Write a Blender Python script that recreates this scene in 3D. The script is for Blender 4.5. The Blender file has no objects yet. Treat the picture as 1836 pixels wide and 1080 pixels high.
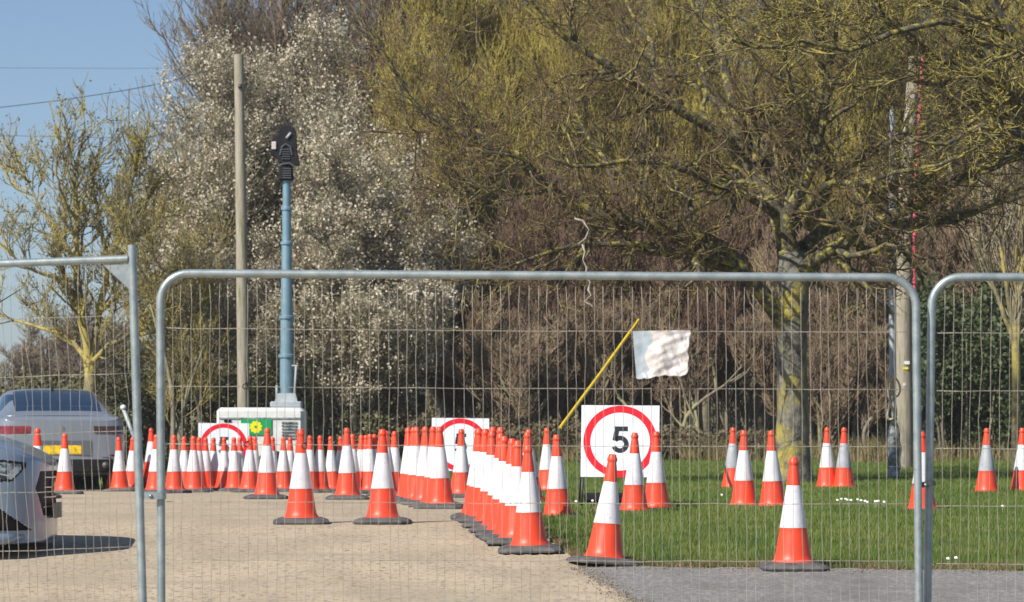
import bpy, math, random
import numpy as np
from mathutils import Vector, Matrix
R = math.radians
rs = np.random.default_rng(7)
scn = bpy.context.scene
col = scn.collection

# ---------------------------------------------------------------- camera, sky, sun, exposure
F = 6200.0; CX = 918.0; HY = 800.0; CZ = 1.5           # focal length in photo pixels, principal column, horizon row, camera height
cam = bpy.data.cameras.new('camera'); camo = bpy.data.objects.new('camera', cam); col.objects.link(camo)
camo.location = (0, 0, CZ); camo.rotation_euler = (R(90), 0, 0)
cam.sensor_width = 36; cam.lens = F / 1836 * 36; cam.shift_y = (HY - 540) / 1836
cam.clip_start = 0.5; cam.clip_end = 8000
cam.dof.use_dof = True; cam.dof.focus_distance = 24.5; cam.dof.aperture_fstop = 8.0
scn.camera = camo
SUN_EL = 39; SUN_AZ = 45                                # azimuth: degrees to the left of straight behind the camera
sx, sy, sz = -math.sin(R(SUN_AZ)) * math.cos(R(SUN_EL)), -math.cos(R(SUN_AZ)) * math.cos(R(SUN_EL)), math.sin(R(SUN_EL))
w = bpy.data.worlds.new('World'); scn.world = w; w.use_nodes = True
nt = w.node_tree; bg = nt.nodes['Background']
sk = nt.nodes.new('ShaderNodeTexSky'); sk.sky_type = 'NISHITA'; sk.sun_disc = False
sk.sun_elevation = R(SUN_EL); sk.sun_rotation = math.atan2(sx, sy)
sk.air_density = 0.9; sk.dust_density = 2.4; sk.ozone_density = 3.2; sk.altitude = 1500
nt.links.new(sk.outputs[0], bg.inputs[0]); bg.inputs[1].default_value = 0.085
sl = bpy.data.lights.new('sun', 'SUN'); sl.energy = 4.8; sl.angle = R(0.5); sl.color = (1.0, 0.94, 0.85)
so = bpy.data.objects.new('sun', sl); col.objects.link(so)
so.rotation_euler = Vector((sx, sy, sz)).to_track_quat('Z', 'Y').to_euler()
scn.view_settings.view_transform = 'Standard'; scn.view_settings.look = 'None'
scn.view_settings.exposure = 0.35; scn.view_settings.gamma = 1

# ---------------------------------------------------------------- ground height
ZL = np.array([(-60,-1.6),(0,-1.5),(10,-1.45),(16,-1.26),(21,-.96),(23.2,-.83),(24.1,-.755),(27.3,-.62),(30,-.585),(33,-.565),(37,-.56),(42,-.59),(48,-.63),(60,-.66),(100,-.7),(3000,-.7)])
ZR = np.array([(-60,-1.6),(0,-1.5),(10,-1.45),(16,-1.26),(21,-.96),(23.2,-.83),(27,-.68),(32.6,-.56),(42,-.48),(46,-.44),(52,-.33),(62,-.25),(100,-.2),(3000,-.2)])
def zl(y): return sum(np.interp(y + o, ZL[:,0], ZL[:,1]) for o in (-.6,-.3,0,.3,.6)) / 5 + CZ
def zr(y): return sum(np.interp(y + o, ZR[:,0], ZR[:,1]) for o in (-.6,-.3,0,.3,.6)) / 5 + CZ
EDGE = np.array([(-200,66),(-20,55),(-5.6,51),(-2.3,47),(-1.2,44),(-.59,40),(-.25,36),(-.08,32),(.12,28),(.28,25.5),(.47,23.45),(.9,23.3),(5,22.9),(60,22),(200,22)])
def yb(x): return np.interp(x, EDGE[:,0], EDGE[:,1])
def zg(x, y):
    x = np.asarray(x, float); y = np.asarray(y, float)
    t = np.clip((y - yb(x)) / 6 + (x + .1) / 5, 0, 1); t = np.where(y < yb(x), 0, t); t = t * t * (3 - 2 * t)
    return zl(y) * (1 - t) + zr(y) * t
def W(px, py, d): return Vector(((px - CX) * d / F, d, CZ + (HY - py) * d / F))
def X(px, d): return (px - CX) * d / F

# ---------------------------------------------------------------- object helpers
def tag(o, label=None, cat=None, group=None, kind=None):
    if label: o['label'] = label
    if cat: o['category'] = cat
    if group: o['group'] = group
    if kind: o['kind'] = kind
    return o
def empty(name, loc=(0,0,0), rz=0, rx=0, ry=0):
    o = bpy.data.objects.new(name, None); col.objects.link(o); o.location = loc; o.rotation_euler = (rx, ry, rz); o.empty_display_size = .2
    return o
def mesh_np(name, V, Fq, m, parent=None, smooth=True, Ft=None):
    """V (n,3), Fq (k,4) quads, Ft (j,3) triangles"""
    me = bpy.data.meshes.new(name); V = np.asarray(V, np.float32)
    Fq = np.zeros((0,4), int) if Fq is None else np.asarray(Fq, int).reshape(-1,4)
    Ft = np.zeros((0,3), int) if Ft is None else np.asarray(Ft, int).reshape(-1,3)
    loops = np.concatenate([Fq.ravel(), Ft.ravel()]).astype(np.int32)
    me.vertices.add(len(V)); me.vertices.foreach_set('co', V.ravel())
    me.loops.add(len(loops)); me.loops.foreach_set('vertex_index', loops)
    me.polygons.add(len(Fq) + len(Ft))
    st = np.concatenate([np.arange(len(Fq)) * 4, len(Fq) * 4 + np.arange(len(Ft)) * 3]).astype(np.int32)
    tot = np.concatenate([np.full(len(Fq), 4), np.full(len(Ft), 3)]).astype(np.int32)
    me.polygons.foreach_set('loop_start', st); me.polygons.foreach_set('loop_total', tot)
    me.polygons.foreach_set('use_smooth', np.full(len(st), smooth))
    me.update(calc_edges=True); me.validate()
    if m: me.materials.append(m)
    o = bpy.data.objects.new(name, me); col.objects.link(o)
    if parent: o.parent = parent
    return o
class MB:
    """collects simple shapes, built as one mesh object"""
    def __init__(s): s.v = []; s.f = []
    def add(s, vs, fs):
        n = len(s.v); s.v += [tuple(v) for v in vs]; s.f += [tuple(i + n for i in f) for f in fs]; return s
    def box(s, c, d, rot=None, taper=1, bev=0):
        x, y, z = (k / 2 for k in d); M = rot or Matrix.Identity(3); c = Vector(c)
        if bev:
            b = bev; vs = []
            for zz, ins in ((-z, b), (-z + b, 0), (z - b, 0), (z, b)):
                k = taper if zz > 0 else 1
                for a, e in ((x-b-ins*.4, y-ins), (x-ins, y-b-ins*.4)): vs.append((a*k, e*k, zz))
                vs.append((x*0 + (x-ins)*k, -(y-b-ins*.4)*k, zz)); vs.append(((x-b-ins*.4)*k, -(y-ins)*k, zz))
                vs.append((-(x-b-ins*.4)*k, -(y-ins)*k, zz)); vs.append((-(x-ins)*k, -(y-b-ins*.4)*k, zz))
                vs.append((-(x-ins)*k, (y-b-ins*.4)*k, zz)); vs.append((-(x-b-ins*.4)*k, (y-ins)*k, zz))
            fs = [tuple(range(0, 8)), tuple(range(31, 23, -1))]
            for r in range(3):
                for i in range(8): fs.append((r*8+(i+1)%8, r*8+i, (r+1)*8+i, (r+1)*8+(i+1)%8))
            fs = [tuple(reversed(f)) for f in fs] if False else fs
        else:
            t = taper; vs = [(-x,-y,-z),(x,-y,-z),(x,y,-z),(-x,y,-z),(-x*t,-y*t,z),(x*t,-y*t,z),(x*t,y*t,z),(-x*t,y*t,z)]
            fs = [(3,2,1,0),(4,5,6,7),(0,1,5,4),(1,2,6,5),(2,3,7,6),(3,0,4,7)]
        return s.add([c + M @ Vector(v) for v in vs], fs)
    def tube(s, pts, r, n=8, caps=True):
        pts = [Vector(p) for p in pts]; rr = r if isinstance(r, (list, tuple)) else [r] * len(pts)
        vs = []; ref = None
        for i, p in enumerate(pts):
            t = (pts[min(i+1, len(pts)-1)] - pts[max(i-1, 0)]).normalized()
            if ref is None: ref = Vector((0,0,1)) if abs(t.z) < .9 else Vector((1,0,0))
            a = (ref - t * ref.dot(t)).normalized(); ref = a; b = t.cross(a)
            for k in range(n):
                an = 2 * math.pi * k / n; vs.append(p + rr[i] * (math.cos(an) * a + math.sin(an) * b))
        fs = [(i*n+k, i*n+(k+1)%n, (i+1)*n+(k+1)%n, (i+1)*n+k) for i in range(len(pts)-1) for k in range(n)]
        if caps: fs += [tuple(range(n-1, -1, -1)), tuple((len(pts)-1)*n + k for k in range(n))]
        return s.add(vs, fs)
    def lathe(s, prof, n=24, c=(0,0,0), flat=0):
        vs = [(c[0] + r*math.cos(2*math.pi*k/n), c[1] + r*math.sin(2*math.pi*k/n), c[2] + z) for r, z in prof for k in range(n)]
        fs = [(i*n+k, i*n+(k+1)%n, (i+1)*n+(k+1)%n, (i+1)*n+k) for i in range(len(prof)-1) for k in range(n)]
        fs += [tuple((len(prof)-1)*n + k for k in range(n))]
        return s.add(vs, fs)
    def prism(s, poly, y0, y1):
        """outline in x,z pushed along y"""
        n = len(poly); vs = [(x, y0, z) for x, z in poly] + [(x, y1, z) for x, z in poly]
        fs = [tuple(range(n)), tuple(range(2*n-1, n-1, -1))] + [(i+n, (i+1)%n+n, (i+1)%n, i) for i in range(n)]
        return s.add(vs, fs)
    def build(s, name, m, parent=None, smooth=False, ang=None):
        me = bpy.data.meshes.new(name); me.from_pydata(s.v, [], s.f); me.update()
        if m: me.materials.append(m)
        if smooth:
            me.polygons.foreach_set('use_smooth', [True] * len(me.polygons))
            if ang: me.set_sharp_from_angle(angle=R(ang))
        o = bpy.data.objects.new(name, me); col.objects.link(o)
        if parent: o.parent = parent
        return o

def catmull(P, k):
    P = np.asarray(P, float); Q = np.concatenate([P[:1]*2 - P[1:2], P, P[-1:]*2 - P[-2:-1]]); out = []
    for i in range(len(P)-1):
        p0, p1, p2, p3 = Q[i], Q[i+1], Q[i+2], Q[i+3]
        for j in range(k):
            t = j/k; out.append(.5*(2*p1 + (p2-p0)*t + (2*p0-5*p1+4*p2-p3)*t*t + (3*p1-p0-3*p2+p3)*t**3))
    out.append(P[-1]); return np.array(out)

# ---------------------------------------------------------------- materials
def mat(name, c, rough=.6, metal=0, c2=None, scale=5, c3=None, scale3=1, bump=0, bscale=60, det=6, lo=.4, hi=.6, spec=None, coat=0, lo3=.45, hi3=.6, stretch=None, c4=None, stretch4=(.3,3,1), trans=0, alpha=1, per_obj=0):
    m = bpy.data.materials.new(name); m.use_nodes = True; t = m.node_tree; b = t.nodes['Principled BSDF']; L = t.links.new
    b.inputs['Roughness'].default_value = rough; b.inputs['Metallic'].default_value = metal
    if spec is not None: b.inputs['Specular IOR Level'].default_value = spec
    if coat: b.inputs['Coat Weight'].default_value = coat; b.inputs['Coat Roughness'].default_value = .05
    if alpha < 1: b.inputs['Alpha'].default_value = alpha
    g = t.nodes.new('ShaderNodeNewGeometry') if not per_obj else t.nodes.new('ShaderNodeTexCoord')
    src = g.outputs['Position'] if not per_obj else g.outputs['Object']
    if per_obj:
        oi = t.nodes.new('ShaderNodeObjectInfo'); ad = t.nodes.new('ShaderNodeVectorMath'); ad.operation = 'MULTIPLY_ADD'
        L(oi.outputs['Random'], ad.inputs[0]); ad.inputs[1].default_value = (40, 30, 20); L(src, ad.inputs[2]); src = ad.outputs[0]
    if stretch:
        vm = t.nodes.new('ShaderNodeVectorMath'); vm.operation = 'MULTIPLY'; vm.inputs[1].default_value = stretch; L(src, vm.inputs[0]); src = vm.outputs[0]
    def noise(s, d=det):
        n = t.nodes.new('ShaderNodeTexNoise'); n.inputs['Scale'].default_value = s; n.inputs['Detail'].default_value = d; n.inputs['Roughness'].default_value = .65; L(src, n.inputs['Vector']); return n
    def ramp(n, a, z):
        r = t.nodes.new('ShaderNodeMapRange'); r.inputs['From Min'].default_value = a; r.inputs['From Max'].default_value = z; L(n.outputs['Fac'], r.inputs['Value']); return r
    cur = None
    def mix(f, a, z):
        x = t.nodes.new('ShaderNodeMix'); x.data_type = 'RGBA'; L(f, x.inputs[0])
        if hasattr(a, 'links'): L(a, x.inputs[6])
        else: x.inputs[6].default_value = (*a, 1)
        x.inputs[7].default_value = (*z, 1); return x.outputs[2]
    cur = c
    if c2: cur = mix(ramp(noise(scale), lo, hi).outputs[0], cur, c2)
    if c3: cur = mix(ramp(noise(scale3), lo3, hi3).outputs[0], cur, c3)
    if c4:
        v4 = t.nodes.new('ShaderNodeVectorMath'); v4.operation = 'MULTIPLY'; v4.inputs[1].default_value = stretch4; L(g.outputs[0 if not per_obj else 3], v4.inputs[0])
        old = src; src = v4.outputs[0]; cur = mix(ramp(noise(1.0, 4), .50, .72).outputs[0], cur, c4); src = old
    if hasattr(cur, 'links'): L(cur, b.inputs['Base Color'])
    else: b.inputs['Base Color'].default_value = (*cur, 1)
    if bump:
        n = noise(bscale); bp = t.nodes.new('ShaderNodeBump'); bp.inputs['Strength'].default_value = 1; bp.inputs['Distance'].default_value = bump
        L(n.outputs['Fac'], bp.inputs['Height']); L(bp.outputs[0], b.inputs['Normal'])
    if trans:
        tr = t.nodes.new('ShaderNodeBsdfTranslucent'); ms = t.nodes.new('ShaderNodeMixShader'); ms.inputs[0].default_value = trans
        if hasattr(cur, 'links'): L(cur, tr.inputs[0])
        else: tr.inputs[0].default_value = (*cur, 1)
        L(b.outputs[0], ms.inputs[1]); L(tr.outputs[0], ms.inputs[2]); L(ms.outputs[0], t.nodes['Material Output'].inputs[0])
    return m
M = {}
M['concrete'] = mat('concrete', (.52,.425,.295), .95, c2=(.43,.35,.24), scale=1.6, c3=(.20,.165,.13), scale3=26, lo3=.50, hi3=.68, bump=.012, bscale=38, stretch=(1,.45,1), c4=(.36,.305,.235), stretch4=(.35,1.9,1))
M['asphalt'] = mat('asphalt', (.19,.182,.172), .95, c2=(.29,.278,.262), scale=30, c3=(.15,.14,.13), scale3=2.5, lo3=.5, hi3=.75, bump=.012, bscale=40, lo=.46, hi=.60, stretch=(1,.5,1))
M['soil'] = mat('soil', (.055,.075,.016), .95, c2=(.10,.09,.035), scale=1.3, c3=(.16,.13,.07), scale3=9, lo3=.58, hi3=.75, bump=.02, bscale=20)
M['grass'] = mat('grass', (.095,.18,.022), .55, c2=(.19,.245,.045), scale=1.6, c3=(.25,.22,.085), scale3=17, lo3=.55, hi3=.70, trans=.35)
M['straw'] = mat('straw', (.29,.215,.11), .8, c2=(.16,.11,.05), scale=8, c3=(.10,.12,.03), scale3=3, trans=.2)
M['daisy'] = mat('daisy_petals', (.8,.8,.76), .6)
M['orange'] = mat('cone_orange', (.90,.070,.022), .42, c2=(.74,.07,.028), scale=6, c3=(.60,.09,.045), scale3=16, lo3=.60, hi3=.78, per_obj=1, trans=.06)
M['sleeve'] = mat('reflective_sleeve', (.76,.76,.79), .38, c2=(.66,.66,.70), scale=7, c3=(.36,.35,.34), scale3=18, lo3=.60, hi3=.76, per_obj=1, bump=.002, bscale=30)
M['sleeve_worn_shaded'] = mat('worn_and_shaded_sleeve', (.42,.44,.48), .5, c2=(.33,.35,.38), scale=9, per_obj=1)  # grey tone for worn sleeves, also tree shade painted into the colour
M['rubber'] = mat('base_rubber', (.060,.062,.066), .8, c2=(.12,.115,.11), scale=12, bump=.004, bscale=50)
M['galv'] = mat('galvanised_steel', (.27,.325,.335), .42, .5, c2=(.38,.43,.435), scale=14, c3=(.24,.25,.25), scale3=40, lo3=.6, hi3=.72, bump=.0008, bscale=120)
M['wire'] = mat('fence_wire', (.44,.40,.33), .5, .2, c2=(.30,.27,.22), scale=6)
M['bolt'] = mat('bolt_steel', (.3,.31,.32), .35, .8)
M['dark_metal'] = mat('dark_metal', (.05,.055,.06), .5, .3, c2=(.09,.09,.09), scale=10)
M['black'] = mat('black_plastic', (.005,.006,.008), .65, c2=(.013,.014,.017), scale=14, spec=.25)
M['signwhite'] = mat('sign_white', (.74,.80,.84), .35, c2=(.66,.72,.77), scale=5, c3=(.55,.56,.55), scale3=14, lo3=.65, hi3=.85)
M['signred'] = mat('sign_red', (.72,.012,.028), .55, spec=.2, c2=(.62,.012,.025), scale=5)
M['signblack'] = mat('sign_black', (.012,.013,.02), .4)
M['bagwhite'] = mat('crumpled_plastic', (.76,.73,.70), .3, c2=(.70,.64,.60), scale=6, bump=.002, bscale=30, trans=.25)
M['bagclear'] = mat('clear_plastic', (.42,.52,.58), .2, c2=(.52,.58,.62), scale=10, trans=.3)
M['yellow'] = mat('yellow_sleeve', (.80,.56,.015), .4, c2=(.66,.46,.02), scale=8)
M['pole'] = mat('weathered_pole', (.29,.255,.19), .85, c2=(.38,.35,.29), scale=6, c3=(.16,.17,.07), scale3=3, lo3=.5, hi3=.65, stretch=(6,6,.6), bump=.01, bscale=10)
M['greypole'] = mat('grey_column', (.30,.35,.38), .5, .1, c2=(.38,.42,.44), scale=9)
M['greybox'] = mat('grey_column_base', (.22,.26,.265), .6, c2=(.30,.34,.34), scale=9, c3=(.06,.07,.07), scale3=14)
M['rope'] = mat('rope', (.62,.52,.36), .8, c2=(.48,.40,.28), scale=30)
M['pink'] = mat('pink_guard', (.66,.10,.13), .5, c2=(.55,.09,.12), scale=12)
M['mast'] = mat('mast_blue_grey', (.17,.30,.38), .38, .3, c2=(.22,.35,.42), scale=6)
M['white'] = mat('white_panel', (.72,.74,.72), .4, c2=(.62,.64,.62), scale=6)
M['green'] = mat('green_panel', (.0,.33,.10), .4)
M['lyellow'] = mat('emblem_yellow', (.85,.72,.01), .4)
M['platey'] = mat('plate_yellow', (.85,.60,.02), .35, c2=(.50,.34,.03), scale=13, lo=.48, hi=.56)
M['caR'] = mat('grey_paint', (.225,.26,.31), .32, .25, coat=.5, c2=(.21,.245,.29), scale=2)
M['caB'] = mat('silver_blue_paint', (.20,.27,.36), .32, .2, coat=.6, c2=(.19,.255,.34), scale=2)
M['glass'] = mat('dark_glass', (.012,.03,.06), .05, 0, spec=.9, coat=.5)
M['lampred'] = mat('lamp_red', (.30,.008,.02), .12, coat=1, c2=(.12,.004,.01), scale=14)
M['lampdark'] = mat('shaded_lamp_and_trim_red', (.035,.006,.012), .12, coat=1)  # shade painted into the right tail lamp's red; also colours the reflector trim
M['headlamp'] = mat('headlamp_glass', (.035,.045,.05), .08, .2, c2=(.45,.48,.48), scale=9, coat=1, lo=.5, hi=.62)  # pale noise patches are highlights painted into the dark glass
M['chrome'] = mat('chrome', (.75,.76,.78), .12, 1)
M['tyre'] = mat('tyre', (.018,.018,.018), .85)
M['rim'] = mat('rim', (.35,.36,.37), .3, .8)
def bark(name, c, lich, c2=None, amt=.5, scale=9):
    """bark with lichen, thicker on the upper sides"""
    m = mat(name, c, .9, c2=c2 or tuple(k * .55 for k in c), scale=14, c3=lich, scale3=scale, lo3=amt - .03, hi3=amt + .08, bump=.012, bscale=25)
    return m
M['bark_main'] = bark('lichened_bark', (.10,.09,.068), (.33,.29,.06), amt=.52, scale=11)
M['trunk_main'] = mat('trunk_bark', (.19,.18,.14), .95, c2=(.07,.068,.055), scale=7, c3=(.36,.30,.06), scale3=2.2, lo3=.50, hi3=.60, bump=.04, bscale=12, lo=.46, hi=.62, stretch=(1,1,.7))
M['twig_main'] = bark('lichened_twigs', (.17,.115,.07), (.34,.29,.07), amt=.53, scale=7)
M['twig_yel'] = bark('yellow_lichen_twigs', (.11,.09,.055), (.38,.32,.07), amt=.49, scale=8)
M['twig_purp'] = bark('purple_brown_twigs', (.25,.195,.145), (.32,.27,.15), amt=.55, scale=1)
M['twig_small'] = bark('golden_lichen_twigs', (.26,.225,.125), (.42,.345,.09), amt=.47, scale=2)
M['twig_red'] = bark('red_brown_twigs', (.22,.135,.09), (.30,.22,.12), amt=.55, scale=1)
M['twig_brown'] = bark('brown_twigs', (.30,.215,.135), (.38,.29,.18), amt=.55, scale=1)
M['twig_grey'] = bark('grey_brown_twigs', (.25,.22,.155), (.30,.28,.15), amt=.52, scale=1)
M['willow'] = bark('willow_twigs', (.38,.305,.065), (.46,.38,.08), c2=(.20,.155,.055), amt=.5, scale=1.5)
M['willow2'] = bark('olive_twigs', (.33,.275,.07), (.42,.35,.08), c2=(.18,.14,.055), amt=.5, scale=1.5)
M['pale_stem'] = mat('pale_stem', (.42,.37,.26), .8, c2=(.26,.21,.13), scale=10)
M['birch'] = mat('peeled_pale_bark', (.46,.42,.36), .8, c2=(.26,.22,.18), scale=20)
M['blossom'] = mat('blossom', (.78,.71,.56), .7, c2=(.56,.49,.35), scale=3, trans=.3)
M['bud'] = mat('young_leaf', (.20,.18,.08), .7, c2=(.30,.26,.12), scale=3, trans=.3)
M['budbrown'] = mat('reddish_buds', (.25,.15,.09), .7, c2=(.33,.24,.12), scale=3, trans=.2)
M['ivy'] = mat('ivy_leaves', (.045,.065,.022), .65, c2=(.06,.085,.02), scale=3, c3=(.10,.11,.04), scale3=12, lo3=.6, hi3=.7)
M['hedge_brown'] = mat('bramble_leaves', (.11,.085,.045), .7, c2=(.16,.13,.07), scale=3)
M['hedge'] = mat('hedge_leaves', (.075,.085,.03), .6, c2=(.14,.13,.055), scale=2, c3=(.15,.11,.06), scale3=7, lo3=.55, hi3=.7)

# ---------------------------------------------------------------- ground, concrete, asphalt
def grid(xs, ys, zf, name, m, **k):
    GX, GY = np.meshgrid(xs, ys); V = np.stack([GX, GY, zf(GX, GY)], -1).reshape(-1, 3); nx = len(xs); ny = len(ys)
    i = (np.arange(ny - 1)[:,None] * nx + np.arange(nx - 1)[None]).ravel()
    return mesh_np(name, V, np.stack([i, i+1, i+nx+1, i+nx], 1), m, **k)
gx = np.concatenate([np.linspace(-3000,-60,12), np.linspace(-50,-9,20), np.arange(-8,10,.2), np.linspace(11,60,20), np.linspace(80,3000,12)])
gy = np.concatenate([np.linspace(-100,0,6), np.arange(2,66,.4), np.linspace(68,120,20), np.linspace(150,6000,15)])
def zgr(x, y):
    d = y - yb(x)
    return zg(x, y) - .06 * np.clip((-d + .15) / .5, 0, 1) - .012
tag(grid(gx, gy, zgr, 'ground', M['soil']), kind='structure')
cx = np.concatenate([np.linspace(-200,-12,30), np.arange(-11.5,-3,.4), np.arange(-3,3,.1), np.linspace(3.2,14,20), np.linspace(18,100,12)])
def road(name, m, xs_fn, dz, y0, nv):
    u = np.linspace(0, 1, nv); V = []
    n = len(cx)
    for v in u:
        xr = xs_fn(v); yy = y0 + (yb(xr) + .04 * np.sin(xr * 9) + .03 * np.sin(xr * 23) - y0) * v
        V.append(np.stack([xr, yy, zl(yy) + dz], -1))
    V = np.array(V).reshape(-1, 3); i = (np.arange(nv - 1)[:,None] * n + np.arange(n - 1)[None]).ravel()
    return mesh_np(name, V, np.stack([i, i+1, i+n+1, i+n], 1), m)
tag(road('concrete_road', M['concrete'], lambda v: cx, 0, 2, 240), kind='structure')
ca = np.concatenate([np.linspace(0, 6, 70), np.linspace(6.5, 90, 30)])
def asph(v):
    y = 2 + 21.4 * v
    x0 = np.interp(y, [2, 16, 21, 23.4], [2.6, 1.45, .76, .44]) + .008 * math.sin(y * 3) + .004 * math.sin(y * 11)
    return x0 + ca
cx_keep = cx; cx = ca
tag(road('asphalt_road', M['asphalt'], asph, .005, 2, 240), kind='structure')
cx = cx_keep
# dark tyre scuffs, expansion joints
def strip(y, x0, x1, wd, name, m):
    xs = np.arange(x0, x1, .12); yy = y + .05 * np.sin(xs * 1.3) + rs.normal(0, .006, len(xs))
    wv = wd * (.6 + .6 * rs.random(len(xs)))
    V = np.concatenate([np.stack([xs, yy - wv/2, zl(yy - wv/2) + .004], 1), np.stack([xs, yy + wv/2, zl(yy + wv/2) + .004], 1)])
    V[:,2] += .004
    n = len(xs); i = np.arange(n - 1)
    return mesh_np(name, V, np.stack([i, i+1, i+n+1, i+n], 1), m)
M['joint'] = mat('road_joint', (.19,.16,.125), .95, c2=(.32,.27,.2), scale=5)
tag(strip(33.8, -9, -.1, .05, 'road_joint', M['joint']), kind='structure')
tag(strip(21.9, 1.0, 12, .012, 'road_crack', M['joint']), kind='structure')

# ---------------------------------------------------------------- grass
def blades(n, xr, yr, h, wdt, name, m, keep=None, lean=.35, edge_off=0, label=None, cat='grass', edge=0):
    x = rs.uniform(*xr, n); u = rs.random(n); y = 1 / (1/yr[0] + u * (1/yr[1] - 1/yr[0]))
    if edge:
        k = rs.random(n) < .45; x = np.where(k, rs.uniform(-1.1, .95, n), x); y = yb(x) + edge * rs.random(n)**1.5 * (1 + .6*np.sin(x*4.3) + .3*np.sin(x*11))
    k = y > yb(x) + edge_off + .05 * np.sin(x * 9)
    if keep is not None: k &= keep(x, y)
    x = x[k]; y = y[k]; n = len(x); z = zg(x, y) - .015
    a = rs.uniform(0, 2*math.pi, n); L = rs.uniform(0, 1, n) * lean; b = rs.uniform(0, 2*math.pi, n)
    cl = .75 + .5 * (np.sin(x*3.1 + 1.7*np.sin(y*.9)) * np.sin(y*1.3 + x))
    hh = h * (.5 + .8 * rs.random(n)) * (.7 + .45 * cl); ww = wdt * (.6 + .8 * rs.random(n)) * (y / 26) ** .8
    B = np.stack([x, y, z], 1); side = np.stack([np.cos(a), np.sin(a) * .5, 0*a], 1) * ww[:,None] / 2
    ld = np.stack([np.cos(b), np.sin(b), 0*b], 1) * (L * hh)[:,None]
    up = np.array([0,0,1.])[None] * hh[:,None]
    V = np.stack([B - side, B + side, B + side*.7 + up*.55 + ld*.35, B - side*.7 + up*.55 + ld*.35, B + up + ld], 1).reshape(-1, 3)
    i = np.arange(n) * 5
    o = mesh_np(name, V, np.stack([i, i+1, i+2, i+3], 1), m, Ft=np.stack([i+3, i+2, i+4], 1), smooth=False)
    return tag(o, label, cat, kind='stuff')
blades(260000, (-1.5, 9), (22.6, 66), .048, .0070, 'grass', M['grass'], edge_off=.10, label='short green lawn grass on the verge right of the road')
blades(16000, (-9, 0), (38, 66), .10, .014, 'grass', M['grass'], label='rough green grass strip behind the far row of cones')
blades(26000, (-.9, 9), (22.4, 40), .050, .009, 'dry_grass', M['straw'], edge=.42, lean=1.2, label='strip of dead straw coloured grass along the road edge')
blades(15000, (-1, 12), (55, 66), .36, .014, 'dry_grass', M['straw'], keep=lambda x, y: (y > 58.5 - .8*np.sin(x*1.3)) & (np.sin(x*2.2)+np.sin(x*5+y) > -.3), lean=.8, label='long dead grass at the foot of the thicket')
blades(9000, (-1.0, 9), (23, 60), .040, .009, 'dry_grass', M['straw'], keep=lambda x, y: np.sin(x*2.3 + y)*np.sin(y*1.1 - x*1.7) > .15, lean=1.3, label='dead straw flecks scattered through the lawn')
def grit():
    n = 1500; t = rs.random(n); side = rs.random(n) < .5
    y1 = 19 + 4.3*t; x1 = np.interp(y1, [2,16,21,23.4], [2.6,1.45,.76,.44]) + rs.normal(0, .05, n)
    x2 = rs.uniform(-.6, 6, n); y2 = yb(x2) - np.abs(rs.normal(0, .10, n)) - .02
    x = np.where(side, x1, x2); y = np.where(side, y1, y2); z = zl(y) + .008; r = rs.uniform(.003, .010, n); c = np.stack([x, y, z], 1)
    o6 = np.array([[1,0,0],[0,1,0],[-1,0,0],[0,-1,0],[0,0,.8],[0,0,-.6]]); V = (c[:,None] + o6[None]*r[:,None,None]*rs.uniform(.6,1.3,(n,6,1))).reshape(-1,3)
    T = np.array([[0,1,4],[1,2,4],[2,3,4],[3,0,4],[1,0,5],[2,1,5],[3,2,5],[0,3,5]]); i = (np.arange(n)*6)[:,None,None] + T[None]
    tag(mesh_np('grit', V, None, mat('grit_stone', (.30,.26,.20), .9, c2=(.12,.10,.08), scale=30), Ft=i.reshape(-1,3), smooth=False), 'loose grit and soil crumbs along the road edge', 'grit', kind='stuff')
grit()
# daisies
def daisies():
    P = []
    for k in range(13): P.append((1497 + k * 7.6 + rs.uniform(-2,2), 897 + 5 * (k / 12) + rs.uniform(-2.5,2.5)))
    for p in ((1298,888),(1189,946),(1150,928),(1755,992),(1795,908),(1829,987),(1700,1003),(1710,1002),(973,902),(1062,899),(1037,900)): P.append(p)
    mb = MB()
    for px, py in P:
        d = 30.0
        for q in range(30): d = min(60, max(23.3, F * (CZ - float(zg(X(px, d), d)) - .05) / (py - HY)))
        c = W(px, py, d)
        for j in range(1):
            q = c + Vector((rs.uniform(-.03,.03), rs.uniform(-.05,.05), rs.uniform(.0,.01)))
            n = 7; vs = [q + Vector((.012*math.cos(t*2*math.pi/n), .009*math.sin(t*2*math.pi/n) - .003, .009*math.sin(t*2*math.pi/n) + .004*(t%2))) for t in range(n)] + [q + Vector((0,0,.006))]
            mb.add(vs, [(t, (t+1)%n, n) for t in range(n)])
            mb.tube([q - Vector((0,0,.05)), q], .0015, 3)
    return tag(mb.build('daisies', M['daisy']), 'tiny white daisies scattered over the lawn', 'flowers', kind='stuff')
daisies()

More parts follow.
